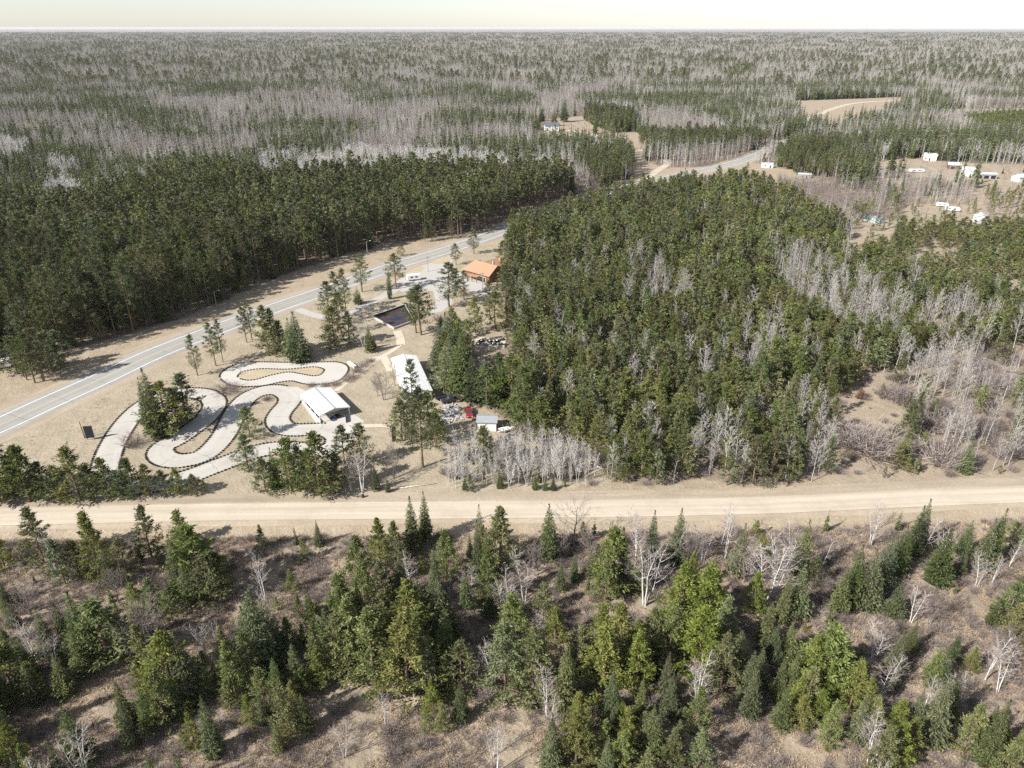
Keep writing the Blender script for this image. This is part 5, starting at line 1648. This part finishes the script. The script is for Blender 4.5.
# scrap pile
g = np.random.default_rng(3)
mb = MB()
wp = [(430, 424), (446, 406), (455, 404), (461, 409), (460, 414), (464, 418), (450, 423), (436, 428)]
X, Y = scatter(wp, .85, [], 91)
for x, yy in zip(X, Y):
    if g.random() < .75:
        mb.box((x, yy, g.uniform(.05, .4)), (g.uniform(.3, 2.2), g.uniform(.15, .9), g.uniform(.08, .5)), g.uniform(0, 3.1), g.uniform(.7, 1))
tag(mb.build('debris', M['junk']), 'scattered pale boards and scrap left of the red car', 'scrap', kind='stuff')
def pallets(px, py, n, yaw, label):
    X, Y = G(px, py)
    o = tag(empty('pallet_stack', (X, Y, 0), yaw), label, 'pallets', 'pallet stacks in the work yard')
    for i in range(n):
        b = MB()
        for k_ in range(6):
            b.box((-.5 + k_ * .2, 0, .13 + i * .16), (.12, 1.1, .025))
        for k_ in (-.5, 0, .5):
            b.box((0, k_, .06 + i * .16), (1.12, .1, .11))
        b.build('pallet', M['wood'], o, (random.uniform(-.06, .06), random.uniform(-.06, .06), 0))


pallets(458, 402, 5, .3, 'tall pallet stack above the red car')
pallets(463, 399.5, 3, 1.0, 'short pallet stack farthest from the red car')
pallets(474, 420, 4, .6, 'pallet stack between the red car and shed')
X, Y = G(516, 438)
tv = [(-2.4, -1.3, .05), (2.4, -1.2, .05), (2.3, 1.3, .05), (-2.3, 1.2, .05), (-1.7, -.6, 1.0), (1.6, -.5, .85), (1.5, .6, .9), (-1.5, .5, 1.1)]
tag(MB().add(tv, [(4, 5, 6, 7), (0, 1, 5, 4), (1, 2, 6, 5), (2, 3, 7, 6), (3, 0, 4, 7)]).build('tarp', M['junk'], None, (X, Y, 0), .4), 'pale grey tarp over a heap right of the boat', 'tarp')
X, Y = G(442, 399)
o = tag(empty('utility_trailer', (X, Y, 0), .5), 'dark flat utility trailer beside the long white building', 'trailer')
MB().box((0, 0, .62), (4.2, 1.9, .14)).box((-2.0, 0, .9), (.1, 1.9, .5)).box((0, .92, .9), (4.2, .08, .5)).box((0, -.92, .9), (4.2, .08, .5)).build('bed', M['black_paint'], o)
MB().tube([(2.1, 0, .6), (3.3, 0, .5)], [.07, .06], 6).build('hitch', M['metal'], o)
for s_ in (-1, 1):
    MB().tube([(-.2, s_ * .98, .34), (-.2, s_ * 1.2, .34)], [.34, .34], 12).build('wheel', M['rubber'], o)
# fallen stems
def log(p0, p1, r, label):
    a, b_ = G(*p0), G(*p1)
    za, zb = float(gh(*a)) + r, float(gh(*b_)) + r
    tag(MB().tube([(*a, za), ((a[0] + b_[0]) / 2, (a[1] + b_[1]) / 2, (za + zb) / 2 + .05), (*b_, zb)], [r, r * .8, r * .4], 7).build('fallen_log', M['birch_bark'], None, smooth_sh=True), label, 'log')


log((302, 551), (318, 556), .13, 'pale fallen stem lying in brush below the road')
log((396, 489), (437, 484), .14, 'long fallen trunk on verge left of the thicket')
log((588, 462), (603, 470), .2, 'pale fallen trunk at the right end of thicket')
log((908, 575), (914, 570), .12, 'short pale fallen stem beside the slanting spruces')


def upole(px, py, ytop, label, arm=True, lamp=False):
    X, Y = G(px, py)
    h = height_for(Y, ytop)
    o = tag(empty('utility_pole', (X, Y, 0), R(25)), label, 'utility pole')
    MB().tube([(0, 0, -.3), (0, 0, h)], [.17, .11], 8).build('pole', M['pole'], o)
    if arm:
        MB().box((0, .14, h - .7), (2.2, .12, .14)).build('crossarm', M['pole'], o)
        for x_ in (-.95, 0.0, .95):
            MB().tube([(x_, .14, h - .62), (x_, .14, h - .4)], [.05, .04], 8).build('insulator', M['trim'], o)
    if lamp:
        MB().tube([(0, 0, h - .5), (.9, 0, h - .05), (1.7, 0, h)], [.05, .04, .04], 6).build('lamp_arm', M['metal'], o)
        MB().box((1.9, 0, h - .02), (.7, .3, .16), 0, .8).build('lamp_head', M['trim'], o)
    return o


upole(216.5, 306, 291, 'grey pole with lamp at the edge of plantation', False, True)
upole(367.5, 254.5, 241, 'lamp pole on grass across the highway from park', False, True)
upole(428, 271.5, 256, 'utility pole at the park entrance', True, False)
upole(482.5, 288, 272, 'thin utility pole in front of the log building', True, False)
upole(399, 240, 224, 'utility pole against dark pines across the highway', True, False)
# dark notice board on the lawn with leaning pole
X, Y = G(91, 440)
o = tag(empty('notice_board', (X, Y, 0), R(8)), 'black rectangular notice board on lawn left of the kart track', 'sign')
MB().box((0, 0, 2.5), (2.2, .14, 3.6)).build('panel', M['sign'], o)
for s_ in (-1, 1):
    MB().box((s_ * .85, .14, 1.5), (.12, .12, 4.2)).build('post', M['wood'], o)
MB().box((0, 0, 4.36), (2.1, .2, .08)).build('top_rail', M['wood'], o)
X, Y = G(85, 438)
q = MB().tube([(0, 0, -.2), (-.15, 0, 2.4), (-.4, 0, 5.2)], [.16, .15, .12], 8)
tag(q.build('wooden_post', M['wood'], None, (X, Y, 0), smooth_sh=True), 'thin dark post leaning left of the black notice board', 'post')
# plank fence on the lawn's right edge
a, b_ = np.array(G(391.5, 428)), np.array(G(392, 442))
o = tag(empty('plank_fence', (*a, 0)), 'brown plank fence closing the right side of park lawn', 'fence')
d = b_ - a
Lf = np.linalg.norm(d)
ang = math.atan2(d[1], d[0])
pf = MB()
pf.box((*(d / 2), .5), (Lf, .06, .8), ang).build('plank_panel', M['wood'], o)
for t_ in np.linspace(0, 1, 5):
    MB().box((*(d * t_), .45), (.14, .14, 1.0), ang).build('post', M['wood'], o)
# barrel and bench
X, Y = G(363, 497.5)
tag(MB().tube([(0, 0, 0), (0, 0, .15), (0, 0, .7), (0, 0, .85)], [.30, .34, .34, .28], 12).build('barrel', M['black_paint'], None, (X, Y, .02)), 'small black barrel on the sandy road verge', 'barrel')
X, Y = G(352, 366.5)
o = tag(empty('ticket_counter', (X, Y, 0), R(-52)), 'long white counter beside the right end of kart loop', 'counter')
MB().box((0, 0, 1.0), (5.0, 1.0, .12)).build('top', M['white_paint'], o)
MB().box((0, 0, .47), (4.6, .7, .94)).build('body', M['tan_wall'], o)
X, Y = G(241, 374.5)
q = MB().tube([(0, 0, 0), (0, 0, 1.8)], [.07, .07], 8)
tag(q.build('marker_post', M['dark'], None, (X, Y, 0.03)), 'dark marker post at the left tip of peanut lawn', 'post')

# ------------------------------------------------------------------ light, air, camera
E, AZ = R(37), R(33)
d = Vector((math.cos(AZ) * math.cos(E), math.sin(AZ) * math.cos(E), -math.sin(E)))
sun = bpy.data.lights.new('sun', 'SUN')
sun.energy, sun.angle, sun.color = 4.9, R(0.53), (1.0, 0.965, 0.91)
so = bpy.data.objects.new('sun', sun)
so.rotation_euler = d.to_track_quat('-Z', 'Y').to_euler()
COL.objects.link(so)
w = bpy.data.worlds.new('World')
S.world = w
w.use_nodes = True
nt = w.node_tree
bg = nt.nodes['Background']
sky = nt.nodes.new('ShaderNodeTexSky')
sky.sky_type = 'NISHITA'
sky.sun_disc = False
sky.sun_elevation = E
sky.sun_rotation = math.atan2(-d.x, -d.y)
sky.air_density, sky.dust_density, sky.ozone_density = 1.0, 0.3, 3.2
hsv = nt.nodes.new('ShaderNodeHueSaturation')
hsv.inputs['Saturation'].default_value = 0.5
nt.links.new(sky.outputs[0], hsv.inputs['Color'])
nt.links.new(hsv.outputs[0], bg.inputs[0])
bg.inputs[1].default_value = 0.085

HAZE = True
if HAZE:
    hz = NT('haze_air')
    pv = hz.n('ShaderNodeVolumePrincipled')
    pv.inputs['Color'].default_value = (0.95, 0.96, 1.0, 1)
    pv.inputs['Density'].default_value = 0.00002
    pv.inputs['Anisotropy'].default_value = 0.0
    hz.l(pv.outputs[0], hz.out.inputs['Volume'])
    b = MB().box((0, 30500, 51), (800000, 64000, 112))
    ho = tag(b.build('haze', hz.m), 'thin pale air over the whole landscape', 'haze', kind='stuff')

cam = bpy.data.cameras.new('camera')
cam.sensor_width = 36
cam.lens = FOC / 1024 * 36
cam.clip_start, cam.clip_end = 0.5, 120000
co = bpy.data.objects.new('camera', cam)
co.location = (0, 0, CAM_H)
co.rotation_euler = (PI / 2 - PITCH, 0, 0)
COL.objects.link(co)
S.camera = co
S.view_settings.view_transform = 'Standard'
S.view_settings.look = 'None'
S.view_settings.exposure = 0.9
S.view_settings.gamma = 1
S.cycles.max_bounces = 5
S.cycles.diffuse_bounces = 3
S.cycles.volume_bounces = 0
S.cycles.use_adaptive_sampling = True
S.cycles.use_denoising = False
